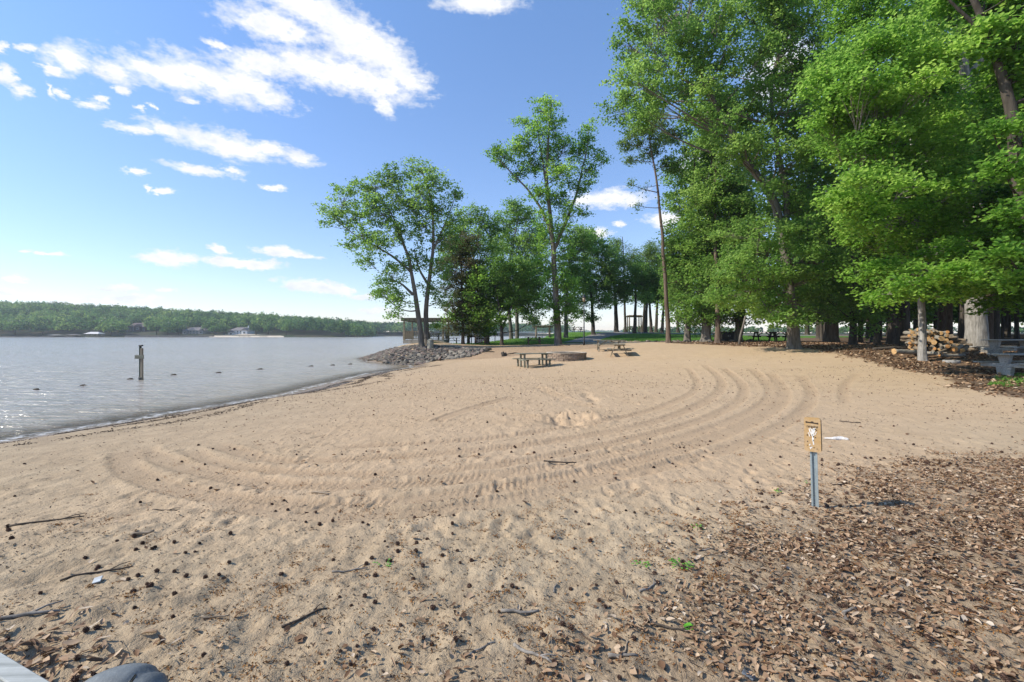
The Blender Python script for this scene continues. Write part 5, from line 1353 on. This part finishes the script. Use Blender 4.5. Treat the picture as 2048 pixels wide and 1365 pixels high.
# --- rip-rap: the 300 nearest stones singly, the rest as one heap
RIP = [(-6.9, 35.2), (-9.7, 37.6), (-12.9, 42.3), (-14.6, 46.2), (-12.6, 48.2), (-11.5, 47), (-10.2, 45.2), (-8.4, 42.6), (-6.4, 41.8), (-4, 41.4), (-1.6, 38.8), (-2.8, 36.8), (-5.2, 35.5)]
lo = np.min(RIP, 0); hi = np.max(RIP, 0); cand = R.uniform(lo, hi, (7600, 2)); cand = cand[in_poly(cand[:, 0], cand[:, 1], RIP)]
cand = cand[np.argsort(cand[:, 1])]
rz_ = R.uniform(.07, .17, len(cand)) * (1 + .7 * (R.uniform(size=len(cand)) < .22)); score = -rz_ / cand[:, 1] - .004 * (cand[:, 1] < 38.8); order = np.argsort(score)
single = order[:300]; rest = order[300:]
for i in single: put_rock(cand[i, 0], cand[i, 1], rz_[i] * 1.05, 'angular grey stone on the bank below the gazebo', 'stones of the bank below the gazebo', .2, 'stone')
V = []; Fs = []; Mi = []; nv = 0
rk = [np.array([v.co[:] for v in me.vertices]) for me in ROCKS]; rfc = [np.array([p.vertices[:] for p in me.polygons]) for me in ROCKS]
mi_of = [[0, 1, 0, 2, 0, 2, 3, 0, 2, 3, 2, 3][k] for k in range(12)]
zz = gz(cand[:, 0], cand[:, 1])
for i in rest:
    k = int(R.integers(12)); s = rz_[i] * R.uniform(.8, 1.25, 3) * np.array([1.1, .9, .75]); a = R.uniform(0, 6.28); v = rk[k] * s
    v = np.stack([v[:, 0] * math.cos(a) - v[:, 1] * math.sin(a), v[:, 0] * math.sin(a) + v[:, 1] * math.cos(a), v[:, 2]], 1) + np.array([cand[i, 0], cand[i, 1], zz[i] + .02])
    V.append(v); Fs.append(rfc[k] + nv); nv += len(v); Mi.append(np.full(len(rfc[k]), mi_of[k]))
o = link('rubble', np_mesh('rubble', np.concatenate(V), np.concatenate(Fs), False, mat_index=np.concatenate(Mi)), M_ROCK)
tag(o, 'smaller grey rubble filling the stone bank under the gazebo', 'rubble', kind='stuff')
# pebbles washed up along the shore
V = []; Fs = []; Mi = []; nv = 0
ly = R.uniform(14, 32, 5200)
cl = fbm(ly * .5, ly * 0, 12)
ly = ly[(cl > .42)]; lx = np.interp(ly, [10.2, 12.5, 15.4, 19, 24.3, 29, 33.5], [-10.9, -10.1, -9.2, -8.4, -8.2, -8, -6.8]) + 1.0 + R.normal(size=len(ly)) * .16
lz = gz(lx, ly)
for x, y, z in zip(lx, ly, lz):
    k = int(R.integers(12)); s = R.uniform(.018, .05) * np.array([1.2, 1., .6]); v = rk[k] * s + np.array([x, y, z + .005])
    V.append(v); Fs.append(rfc[k] + nv); nv += len(v); Mi.append(np.full(len(rfc[k]), [0, 2, 3, 3][k % 4]))
o = link('pebbles', np_mesh('pebbles', np.concatenate(V), np.concatenate(Fs), False, mat_index=np.concatenate(Mi)), M_ROCK)
tag(o, 'dark line of washed-up pebbles along the lake edge', 'pebbles', kind='stuff')

# --- wooden rail and the rounded stone at the lower left corner
a, b = P3(-70, 1284, 2.05), P3(175, 1436, 1.62)
rl_ = MB(); av, bv = Vector(a), Vector(b); dv = (bv - av).normalized(); off = Vector((-dv.y, dv.x, 0)).normalized()
for k in range(3): rl_.beam(av - off * (.0 + .075 * k) * 1.0 - Vector((0, 0, .02)), bv - off * (.0 + .075 * k) - Vector((0, 0, .02)), .072, .038, ch=.005)
rail = empty('handrail', tuple((av + bv) / 2)); tag(rail, 'pale weathered plank handrail cutting the lower left corner', 'handrail')
o = rl_.build('planks', wood_mat('pale_rail_wood', (.25, .26, .24), (.48, .49, .46), 1.2)); o.parent = rail; o.location = -Vector(rail.location)
for t in (.02, .98):
    q = av.lerp(bv, t) - off * .075; pz = G(q.x, q.y)
    o = MB().box((q.x, q.y, (q.z - .045 + pz - .1) / 2), (.09, .09, q.z - .045 - pz + .1), ch=.006).build('post', WD_GREY); o.parent = rail; o.location = -Vector(rail.location)
c = P3(238, 1368, 2.28)
bm = bmesh.new(); bmesh.ops.create_icosphere(bm, subdivisions=4, radius=1)
for v in bm.verts:
    q = v.co.copy(); lob = 1 + .05 * math.sin(q.x * 3 + 1) - .13 * math.exp(-((q.x - .42) / .10) ** 2) * (q.z > -.3)
    v.co = Vector((q.x * .235 * (1 if q.x < .3 else .95), q.y * .16, q.z * .12)) * lob
me = bpy.data.meshes.new('boulder'); bm.to_mesh(me); bm.free(); me.polygons.foreach_set('use_smooth', [True] * len(me.polygons))
def boulder_build(N):
    o = N.coord('Object'); n = N.noise(9., 5., .6, o); n2 = N.noise(60., 3., .6, o)
    col = N.mix(N.rng(n, .3, .7), (.085, .095, .10), (.18, .195, .195)); col = N.mix(N.math('MULTIPLY', N.rng(n2, .6, .72), .4), col, (.33, .33, .31))
    return N.bsdf(col, .55, .4, N.bump(n2, .2, .01))
zg = G(c[0], c[1])
o = link('boulder', me, mat('smooth_grey_stone', boulder_build), None, (c[0], c[1], zg + .055)); o.rotation_euler = (0, 0, rad(-6))
tag(o, 'smooth dark grey boulder with a groove at the lower left edge', 'boulder')
tag(MB().tube([(c[0] + .09, c[1] - .16, zg + .10), (c[0] + .10, c[1] - .08, zg + .17), (c[0] + .105, c[1] - .03, zg + .19), (c[0] + .07, c[1] - .17, zg + .06)], [.004, .008, .005, .003], 6).build('twig', WD_TAN), 'tan twig caught in the groove of the grey boulder', 'twig')
# ================================================================== SMALL THINGS ON THE GROUND
rg = np.random.default_rng(77)
def ground_frames(x, y, tilt):
    n = len(x); nm = np.stack([rg.normal(size=n) * tilt, rg.normal(size=n) * tilt, np.ones(n)], 1); nm /= np.linalg.norm(nm, axis=1)[:, None]
    a = ico_dirs(n, rg); b = np.cross(nm, a); b /= np.linalg.norm(b, axis=1)[:, None] + 1e-9
    return nm, np.cross(b, nm), b
def dry_leaf_mat(name, stops, trans=.12):
    def b(N):
        c = N.ramp(N.attr('tint'), stops); n = N.noise(60., 3., .6)
        c = N.mix(N.math('MULTIPLY', N.rng(n, .5, .75), .35), c, (.06, .035, .02))
        t = N('BsdfTranslucent'); N.set(t.inputs['Color'], c)
        return N('MixShader', i0=trans, i1=N.bsdf(c, .7, .25), i2=t)
    return mat(name, b)
M_DRY = dry_leaf_mat('dry_leaves', [(0, (.075, .042, .024)), (.3, (.19, .105, .055)), (.6, (.34, .215, .125)), (.85, (.47, .34, .22)), (1, (.56, .47, .36))])
def curled_leaves(x, y, L, W, tint, lift=.0, tilt=.32):
    """leaves of 2 x 4 curled faces with a pointed, slightly wavy outline"""
    n = len(x); z = gz(x, y)
    nm, a, b = ground_frames(x, y, tilt)
    P = np.stack([x, y, z + lift + .006 + rg.uniform(0, .014, n)], 1)
    sh = rg.uniform(.75, 1.35, n); W = W / sh; lob = rg.uniform(.55, 1.45, (n, 5, 2)); us = np.array([-.5, -.25, .05, .3, .5]); ws = np.array([.05, .42, .5, .34, .02])
    curl = rg.uniform(-.1, 1.3, n); bend = rg.uniform(-.6, .9, n); wob = np.where(rg.uniform(size=n)[:, None, None] < .35, lob, rg.uniform(.8, 1.2, (n, 5, 2)))
    rows = []
    for i, (u, w) in enumerate(zip(us, ws)):
        mid = P + a * (u * L)[:, None] + nm * (bend * L * .35 * (u * u - .08))[:, None]
        e = (w * W)[:, None]; up = nm * (curl * W * w * .8)[:, None]
        rows += [mid - b * e * wob[:, i, 0][:, None] + up, mid, mid + b * e * wob[:, i, 1][:, None] + up]
    V = np.stack(rows, 1); V[..., 2] = np.maximum(V[..., 2], z[:, None] + .002)
    base = []
    for i in range(4):
        for j in range(2): base.append([3 * i + j, 3 * i + j + 1, 3 * i + j + 4, 3 * i + j + 3])
    Fc = (np.arange(n)[:, None, None] * 15 + np.array(base)[None]).reshape(-1, 4)
    return V.reshape(-1, 3), Fc, np.repeat(tint, 8)
def sample(N, xr, yr, dens):
    x = rg.uniform(*xr, N); y = rg.uniform(*yr, N); k = rg.uniform(size=N) < dens(x, y)
    return x[k], y[k]
def dn(x, y):
    m = near_litter(x, y); cl = fbm(x * 2.2, y * 2.2, 33)
    return np.clip(m ** 1.5 * (.25 + 1.2 * sstep(.35, .65, cl)) * np.interp(x, [-4, -1, .5, 2, 4], [.035, .07, .3, .8, 1.]) + .003 + .09 * sstep(4.2, 2.2, y) * sstep(.45, .62, cl), 0, 1)
x, y = sample(140000, (-4.5, 9.5), (1.3, 8.4), dn)
n = len(x); V1 = curled_leaves(x, y, rg.uniform(.016, .052, n) * (1 + .7 * (rg.uniform(size=n) < .2)), rg.uniform(.010, .028, n) * (1 + .6 * (rg.uniform(size=n) < .2)), np.clip(rg.beta(1.7, 1.5, n), 0, 1))
# leaves at the corner near the rail
x = rg.normal(-2.75, .3, 420); y = rg.normal(2.5, .26, 420); n = len(x); V2 = curled_leaves(x, y, rg.uniform(.04, .10, n), rg.uniform(.015, .035, n), np.clip(rg.beta(2., 1.4, n), 0, 1))
# under the trees on the right
def dw(x, y): return np.clip(wood_litter(x, y) * np.interp(y, [9, 20, 40], [1., .8, .5]) * (.3 + sstep(.3, .6, fbm(x * .9, y * .9, 3))), 0, 1)
x, y = sample(60000, (11.5, 36), (8.5, 38), dw); n = len(x)
V3 = curled_leaves(x, y, rg.uniform(.07, .16, n), rg.uniform(.045, .10, n), np.clip(rg.beta(1.5, 1.8, n), 0, 1), .0, .5)
x, y = sample(2600, (-6, 14), (5, 26), lambda x, y: .1 + .5 * sstep(.5, .7, fbm(x * .5, y * .5, 8))); n = len(x)
V4 = curled_leaves(x, y, rg.uniform(.03, .08, n), rg.uniform(.02, .04, n), np.clip(rg.beta(1.2, 2.5, n), 0, 1))
def merge(parts):
    V = []; Fc = []; T = []; k = 0
    for v, f, t in parts: V.append(v); Fc.append(f + k); T.append(t); k += len(v)
    return np.concatenate(V), np.concatenate(Fc), np.concatenate(T)
V, Fc, T = merge([V1, V2, V4])
tag(link('leaves', np_mesh('leaves', V, Fc, True, face_attr=dict(tint=T)), M_DRY), 'curled dry brown leaves strewn over the near sand', 'leaf litter', kind='stuff')
V, Fc, T = V3
tag(link('leaves', np_mesh('leaves', V, Fc, True, face_attr=dict(tint=T)), M_DRY), 'dry brown leaves carpeting the ground under the wood', 'leaf litter', kind='stuff')

# bark bits, needles and orange catkin crumbs
M_BITS = dry_leaf_mat('bark_bits', [(0, (.03, .02, .015)), (.5, (.085, .055, .035)), (.8, (.17, .12, .08)), (1, (.36, .29, .22))], .0)
M_CAT = dry_leaf_mat('catkin_crumbs', [(0, (.13, .055, .018)), (.5, (.27, .115, .030)), (1, (.36, .19, .06))], .1)
def bits(x, y, L, W, tint, lift=.004, tilt=.25):
    n = len(x); z = gz(x, y); nm, a, b = ground_frames(x, y, tilt); P = np.stack([x, y, z + lift], 1)
    l = L[:, None]; w = W[:, None]; h = nm * (W * .5)[:, None]
    Vv = np.stack([P - a * l * .5, P + b * w * .5 + h, P + a * l * .5, P - b * w * .5 + h * .3], 1)
    return Vv.reshape(-1, 3), np.arange(n * 4).reshape(n, 4), tint
x, y = sample(260000, (-12, 16), (1.4, 20), lambda x, y: np.clip((.05 + .75 * sstep(6.2, 2.6, y) * (.3 + 1.2 * sstep(.35, .65, fbm(x * 2.6, y * 2.6, 19))) + .10 * sstep(.5, .66, fbm(x * .8, y * .8, 18)) + .35 * near_litter(x, y)) * np.interp(y, [1, 6, 20], [1, .9, .55]), 0, 1))
k = base_z(x, y) > WATER + .1; x, y = x[k], y[k]; n = len(x)
A = bits(x, y, rg.uniform(.008, .045, n) * np.interp(y, [2, 20], [.8, 1.9]), rg.uniform(.003, .012, n) * np.interp(y, [2, 20], [.9, 2.4]), rg.beta(1.2, 2.4, n))
# loose needles and straw
xn, yn = sample(60000, (-5, 9.5), (1.4, 8.4), lambda x, y: np.clip((.10 * sstep(5, 2.5, y) + .9 * near_litter(x, y)) * (.2 + 1.2 * sstep(.4, .65, fbm(x * 1.8, y * 1.8, 29))), 0, 1)); n = len(xn)
A2 = bits(xn, yn, rg.uniform(.04, .13, n), rg.uniform(.002, .0045, n), rg.beta(2.6, 1.6, n), .008, .18)
# dark wrack line
ly = rg.uniform(5, 31, 16000); lx = np.interp(ly, [3, 7, 10.2, 12.5, 15.4, 19, 24.3, 29, 33.5], [-12.5, -11.6, -10.9, -10.1, -9.2, -8.4, -8.2, -8, -6.8]) + .75 + .35 * (fbm(ly * .6, ly * 0, 3) - .5) * 2 + rg.normal(size=16000) * .13
lx2 = lx + rg.choice([0, .8, 1.7], 16000, p=[.5, .3, .2]) * (1 + .3 * np.sin(ly * .7))
k = fbm(lx2 * .9, ly * .7, 51) > .47; n = k.sum()
Bq = bits(lx2[k], ly[k], rg.uniform(.02, .08, n), rg.uniform(.008, .03, n), rg.beta(1.2, 4, n))
V, Fc, T = merge([A, A2, Bq])
tag(link('debris', np_mesh('debris', V, Fc, False, face_attr=dict(tint=T)), M_BITS), 'dark bark crumbs and drift scattered over the sand', 'debris', kind='stuff')
px, py = [], []
cx_, cy_ = sample(4200, (-5, 9), (1.5, 7.2), lambda x, y: np.clip(.08 + .35 * sstep(4.6, 3., y) * (x > -3) + .8 * near_litter(x, y) + .5 * sstep(5.6, 4, y) * (x > -2), 0, 1) * .6)
for q, w in zip(cx_, cy_):
    k = int(rg.integers(8, 46)); s = rg.uniform(.02, .10)
    px.append(q + rg.normal(size=k) * s); py.append(w + rg.normal(size=k) * s * .8)
px = np.concatenate(px); py = np.concatenate(py); n = len(px)
V, Fc, T = bits(px, py, rg.uniform(.008, .026, n), rg.uniform(.004, .011, n), rg.uniform(0, 1, n), .006, .7)
tag(link('debris', np_mesh('debris', V, Fc, False, face_attr=dict(tint=T)), M_CAT), 'rusty orange catkin crumbs in patches on the near sand', 'debris', kind='stuff')

# spiky seed balls: the 300 nearest singly, the rest as one scatter
def ball_geo(seed):
    bm = bmesh.new(); bmesh.ops.create_icosphere(bm, subdivisions=2, radius=.72); rr = random.Random(seed)
    faces = bm.faces[:]
    r = bmesh.ops.poke(bm, faces=rr.sample(faces, 56))
    for v in r['verts']: v.co = v.co.normalized() * rr.uniform(1.0, 1.22)
    me = bpy.data.meshes.new('seed_ball'); bm.to_mesh(me); bm.free(); return me
def ball_build(N):
    o = N.coord('Object'); n = N.noise(3., 3., .6, o)
    return N.bsdf(N.mix(N.rng(n, .35, .65), (.026, .016, .012), (.13, .075, .052)), .85, .2)
M_BALL = mat('seed_ball', ball_build); BM = [ball_geo(k) for k in range(4)]
for b_ in BM: b_.materials.append(M_BALL)
def db(x, y):
    c = fbm(x * 1.5, y * 1.5, 66)
    return np.clip((.05 + .32 * sstep(5.4, 3.6, y) * (x > -3.5) + .95 * near_litter(x, y) * np.interp(x, [-3, 0, 1.5, 4], [.12, .3, .8, 1.])) * (.25 + 1.5 * sstep(.42, .68, c)), 0, 1)
x, y = sample(5200, (-6, 9.5), (1.55, 8.2), db)
x2, y2 = sample(1100, (-11, 14), (6, 26), lambda x, y: (.08 + .6 * sstep(.55, .72, fbm(x * .45, y * .45, 6))) * np.interp(y, [6, 26], [.8, 1.]))
k = base_z(x2, y2) > WATER + .2; x = np.r_[x, x2[k]]; y = np.r_[y, y2[k]]
# keep only what the camera's side of the beach holds
inn = (np.abs(x / y) < 1.09); x, y = x[inn], y[inn]
s = rg.uniform(.010, .020, len(x)); z = gz(x, y) + s * rg.uniform(.25, .85, len(x))
o_ = np.argsort(-(s / np.hypot(x, y)))
for i in o_[:300]:
    o = bpy.data.objects.new('seed_ball', BM[int(rg.integers(4))]); COL.objects.link(o)
    o.location = (x[i], y[i], z[i]); o.rotation_euler = tuple(rg.uniform(0, 6, 3)); o.scale = (s[i],) * 3
    tag(o, 'dark spiky seed ball lying on the near sand', 'seed ball', 'spiky seed balls on the near sand')
bv = [np.array([v.co[:] for v in b_.vertices]) for b_ in BM]; bf = [np.array([p.vertices[:] for p in b_.polygons]) for b_ in BM]
V = []; Fs = []; nv = 0
for i in o_[300:]:
    k = int(rg.integers(4)); V.append(bv[k] * s[i] * 1.1 + np.array([x[i], y[i], z[i]])); Fs.append(bf[k] + nv); nv += len(bv[k])
tag(link('seed_balls', np_mesh('seed_balls', np.concatenate(V), np.concatenate(Fs), False), M_BALL), 'farther dark seed balls dotted over the beach', 'seed balls', kind='stuff')

# sticks
M_ST = [wood_mat('stick_grey', (.14, .12, .10), (.33, .30, .26), 3.), wood_mat('stick_dark', (.035, .028, .022), (.11, .085, .065), 3.), wood_mat('stick_tan', (.20, .15, .10), (.40, .32, .23), 3.)]
ST = [(1040, 1235, .24, 3, 0, .011, 'grey bent stick lying level in the near middle foreground'), (1110, 1178, .12, 74, 0, .006, 'short upright-looking grey twig above the grey bent stick'), (960, 1305, .20, 35, 0, .007, 'forked grey twig at the bottom edge among leaves'), (1065, 1318, .26, -42, 0, .010, 'thick grey stick slanting down at the bottom edge'),
      (1245, 1312, .16, -8, 0, .011, 'short thick grey stick among the leaf litter'), (195, 1148, .42, 28, 1, .008, 'long thin dark stick left of the middle foreground'), (95, 1045, .55, 22, 1, .009, 'dark stick at the left edge of the sand'), (285, 1070, .18, 8, 2, .016, 'stubby brown stick in the left foreground'),
      (610, 1240, .28, 40, 1, .008, 'dark stick beside a small pit left of centre'), (1300, 1180, .22, 30, 0, .008, 'pale twig near the lone green sprouts'), (1345, 1262, .30, -22, 1, .008, 'thin dark twig pointing at the round green leaf'), (1700, 1225, .14, 25, 0, .011, 'short pale stick lying on dense leaves'),
      (1415, 1102, .16, 4, 0, .007, 'grey twig lying level left of the sign foot'), (1480, 1075, .30, -32, 1, .006, 'thin forked dark twig left of the sign'), (1690, 970, .35, 12, 1, .006, 'thin dark twig right of the sign post'), (430, 1240, .16, 14, 2, .007, 'tan twig in the left foreground sand'),
      (30, 1245, .45, 20, 0, .014, 'grey branch beside the handrail'), (700, 1145, .26, 18, 0, .007, 'curved grey twig left of a tiny green sprout'), (1120, 928, .45, 4, 1, .012, 'flat dark stick lying across a tyre track'), (1250, 1300, .14, 60, 2, .006, 'tan twig among leaves right of the bottom centre'), (330, 1020, .3, -10, 1, .006, 'thin dark twig left of the tyre tracks'), (640, 990, .22, -18, 2, .012, 'pale stick between two tyre tracks'), (1700, 845, .35, -50, 1, .01, 'dark twig on the sand beyond the sign')]
for px_, py_, L, a, mi, r, lb in ST:
    c = at(px_, py_); a = rad(a); m = MB(); d = np.array([math.cos(a), math.sin(a) * 1.0])
    t = np.linspace(-.5, .5, 7); w = (rg.normal(size=7).cumsum() * .03 * L); w -= w.mean()
    P = c[None] + d[None] * (t * L)[:, None] + np.array([-d[1], d[0]])[None] * w[:, None]
    zz_ = gz(P[:, 0], P[:, 1]) + r * .8
    m.tube(np.c_[P, np.maximum(zz_, zz_.max() - .012)], r * np.linspace(1.1, .6, 7), 7)
    if L > .2:
        q = P[4]; e = d * .35 * L; e = np.array([e[0] * .8 - e[1] * .6, e[0] * .6 + e[1] * .8])
        m.tube(np.array([[q[0], q[1], zz_[4]], [q[0] + e[0] * .5, q[1] + e[1] * .5, zz_[4] + .012], [q[0] + e[0], q[1] + e[1], zz_[4] + .006]]), [r * .55, r * .45, r * .3], 5)
    tag(m.build('stick', M_ST[mi]), lb, 'stick')
# a grey chip, green sprouts, one round leaf
c = at(195, 1166); o = MB().box((0, 0, 0), (.05, .075, .008), ch=.002).build('wood_chip', plain('grey_chip', (.42, .44, .44), .7), None, (c[0], c[1], G(*c) + .015)); o.rotation_euler = (.1, -.15, .5)
tag(o, 'flat pale grey chip beside the long thin dark stick', 'chip')
c = at(1497, 1352); o = MB().box((0, 0, 0), (.05, .06, .012), ch=.004).build('stone_chip', plain('dark_chip', (.13, .14, .15), .8), None, (c[0], c[1], G(*c) + .015)); o.rotation_euler = (.25, .1, .9)
tag(o, 'flat dark grey chip among leaves at the bottom edge', 'chip')
L_SPR = leaf_mat('sprout_green', (.06, .17, .02), (.10, .26, .03), (.20, .36, .06), .4)
SP = [(768, 1136, 9, .055, 'bright green sprout alone in the sand left of the grey bent stick'), (1363, 1140, 26, .07, 'largest patch of tiny green sprouts in the foreground'), (1283, 1133, 12, .06, 'faint green sprouts left of the largest sprout patch'), (1392, 1058, 8, .05, 'small green sprouts above the largest sprout patch'), (1551, 985, 10, .05, 'pale green sprouts left of the sign post'), (1618, 968, 7, .04, 'tiny sprout touching the sign post foot')]
M_SPR = plain('sprout_leaf', (.11, .27, .03), .5, .3, 0., .3, 40.)
for px_, py_, n, sp, lb in SP:
    c = at(px_, py_); z = G(*c)
    V = [(0, 0, .004)]; Fc = []
    for k in range(n):      # each leaf on its own stalk, all from one root
        a = rg.uniform(0, 2 * PI); r = sp * rg.uniform(.25, 1.15); h = rg.uniform(.008, .035); d = np.array([math.cos(a), math.sin(a)]); e = np.array([-d[1], d[0]]); b = len(V)
        for q, w, hh in ((r, .0012, h), (r + .010, .010, h + .006), (r + .028, .001, h + .002)):
            V += [(*(d * q + e * w), hh), (*(d * q - e * w), hh)]
        Fc += [[0, b, b + 1, b + 1], [b, b + 2, b + 3, b + 1], [b + 2, b + 4, b + 5, b + 3]]
    m = MB(); m.add(V, [list(dict.fromkeys(f)) for f in Fc])
    o = m.build('sprout', M_SPR, None, (c[0], c[1], z)); tag(o, lb, 'plant')
c = at(1376, 1263); n = 14
m = MB(); ring = [(.032 * math.cos(2 * PI * i / n) * (1 - .25 * (i == 0)), .027 * math.sin(2 * PI * i / n), .018 + .008 * math.cos(4 * PI * i / n)) for i in range(n)]
m.add([(0, 0, .016)] + ring, [[0, 1 + i, 1 + (i + 1) % n] for i in range(n)], 0, True)
m.tube([(0, 0, .016), (.01, -.03, .006)], [.002, .002], 5)
o = m.build('round_leaf', plain('fresh_leaf', (.10, .30, .02), .5), None, (c[0], c[1], G(*c))); o.rotation_euler = (.35, -.2, .5)
tag(o, 'single round bright green leaf on the near sand', 'leaf')

# grass blades: the patch by the tables, and tufts along the lawn edge
def blades(x, y, h):
    n = len(x); z = gz(x, y); a = rg.uniform(0, 2 * PI, n); w = .006 + .01 * h; d = np.stack([np.cos(a), np.sin(a), 0 * a], 1); s = np.stack([-np.sin(a), np.cos(a), 0 * a], 1)
    P = np.stack([x, y, z - .01], 1); tip = P + d * (h * .45)[:, None]; tip[:, 2] += h
    mid = P + d * (h * .12)[:, None]; mid[:, 2] += h * .6
    V = np.stack([P - s * w[:, None], P + s * w[:, None], mid + s * (w * .7)[:, None], tip], 1)
    return V.reshape(-1, 3), np.arange(n * 4).reshape(n, 4), rg.uniform(0, 1, n)
L_GR = leaf_mat('grass_blades', (.05, .13, .015), (.095, .22, .026), (.18, .30, .055), .35)
x, y = sample(26000, (13, 20), (12.5, 18), lambda x, y: soft_poly(x, y, PATCH_G, .6) * sstep(.38, .62, fbm(x * 2, y * 2, 44)))
V, Fc, T = blades(x, y, rg.uniform(.04, .15, len(x)))
tag(link('grass', np_mesh('grass', V, Fc, False, face_attr=dict(tint=T)), L_GR), 'patch of short green grass under the nearest right-hand table', 'grass', kind='stuff')
x, y = sample(160000, (-10, 34), (46.2, 66), lambda x, y: soft_poly(x, y, GRASS, .8) * np.interp(y, [46, 66], [.9, .35]))
pd = np.min(np.hypot(x[:, None] - pp[None, ::3, 0], y[:, None] - pp[None, ::3, 1]), axis=1); k = pd > 1.7; x, y = x[k], y[k]
V, Fc, T = blades(x, y, rg.uniform(.06, .17, len(x)))
tag(link('grass', np_mesh('grass', V, Fc, False, face_attr=dict(tint=T)), L_GR), 'mown green lawn grass on the rise behind the beach', 'grass', kind='stuff')

# ================================================================== AIR
hb = MB().box((0, 1050, 18), (5600, 2900, 46))
def haze_mat():
    m = bpy.data.materials.new('haze_air'); m.use_nodes = True; nt = m.node_tree; nt.nodes.clear(); N = NT(nt)
    v = N('VolumePrincipled', Density=.00026); v.inputs['Color'].default_value = (.80, .88, .95, 1); v.inputs['Anisotropy'].default_value = .1
    N.l(v.outputs[0], N('OutputMaterial').inputs['Volume']); return m
tag(hb.build('haze', haze_mat()), 'thin pale haze lying over the lake', 'haze', kind='stuff')
SC.cycles.volume_max_steps = 64
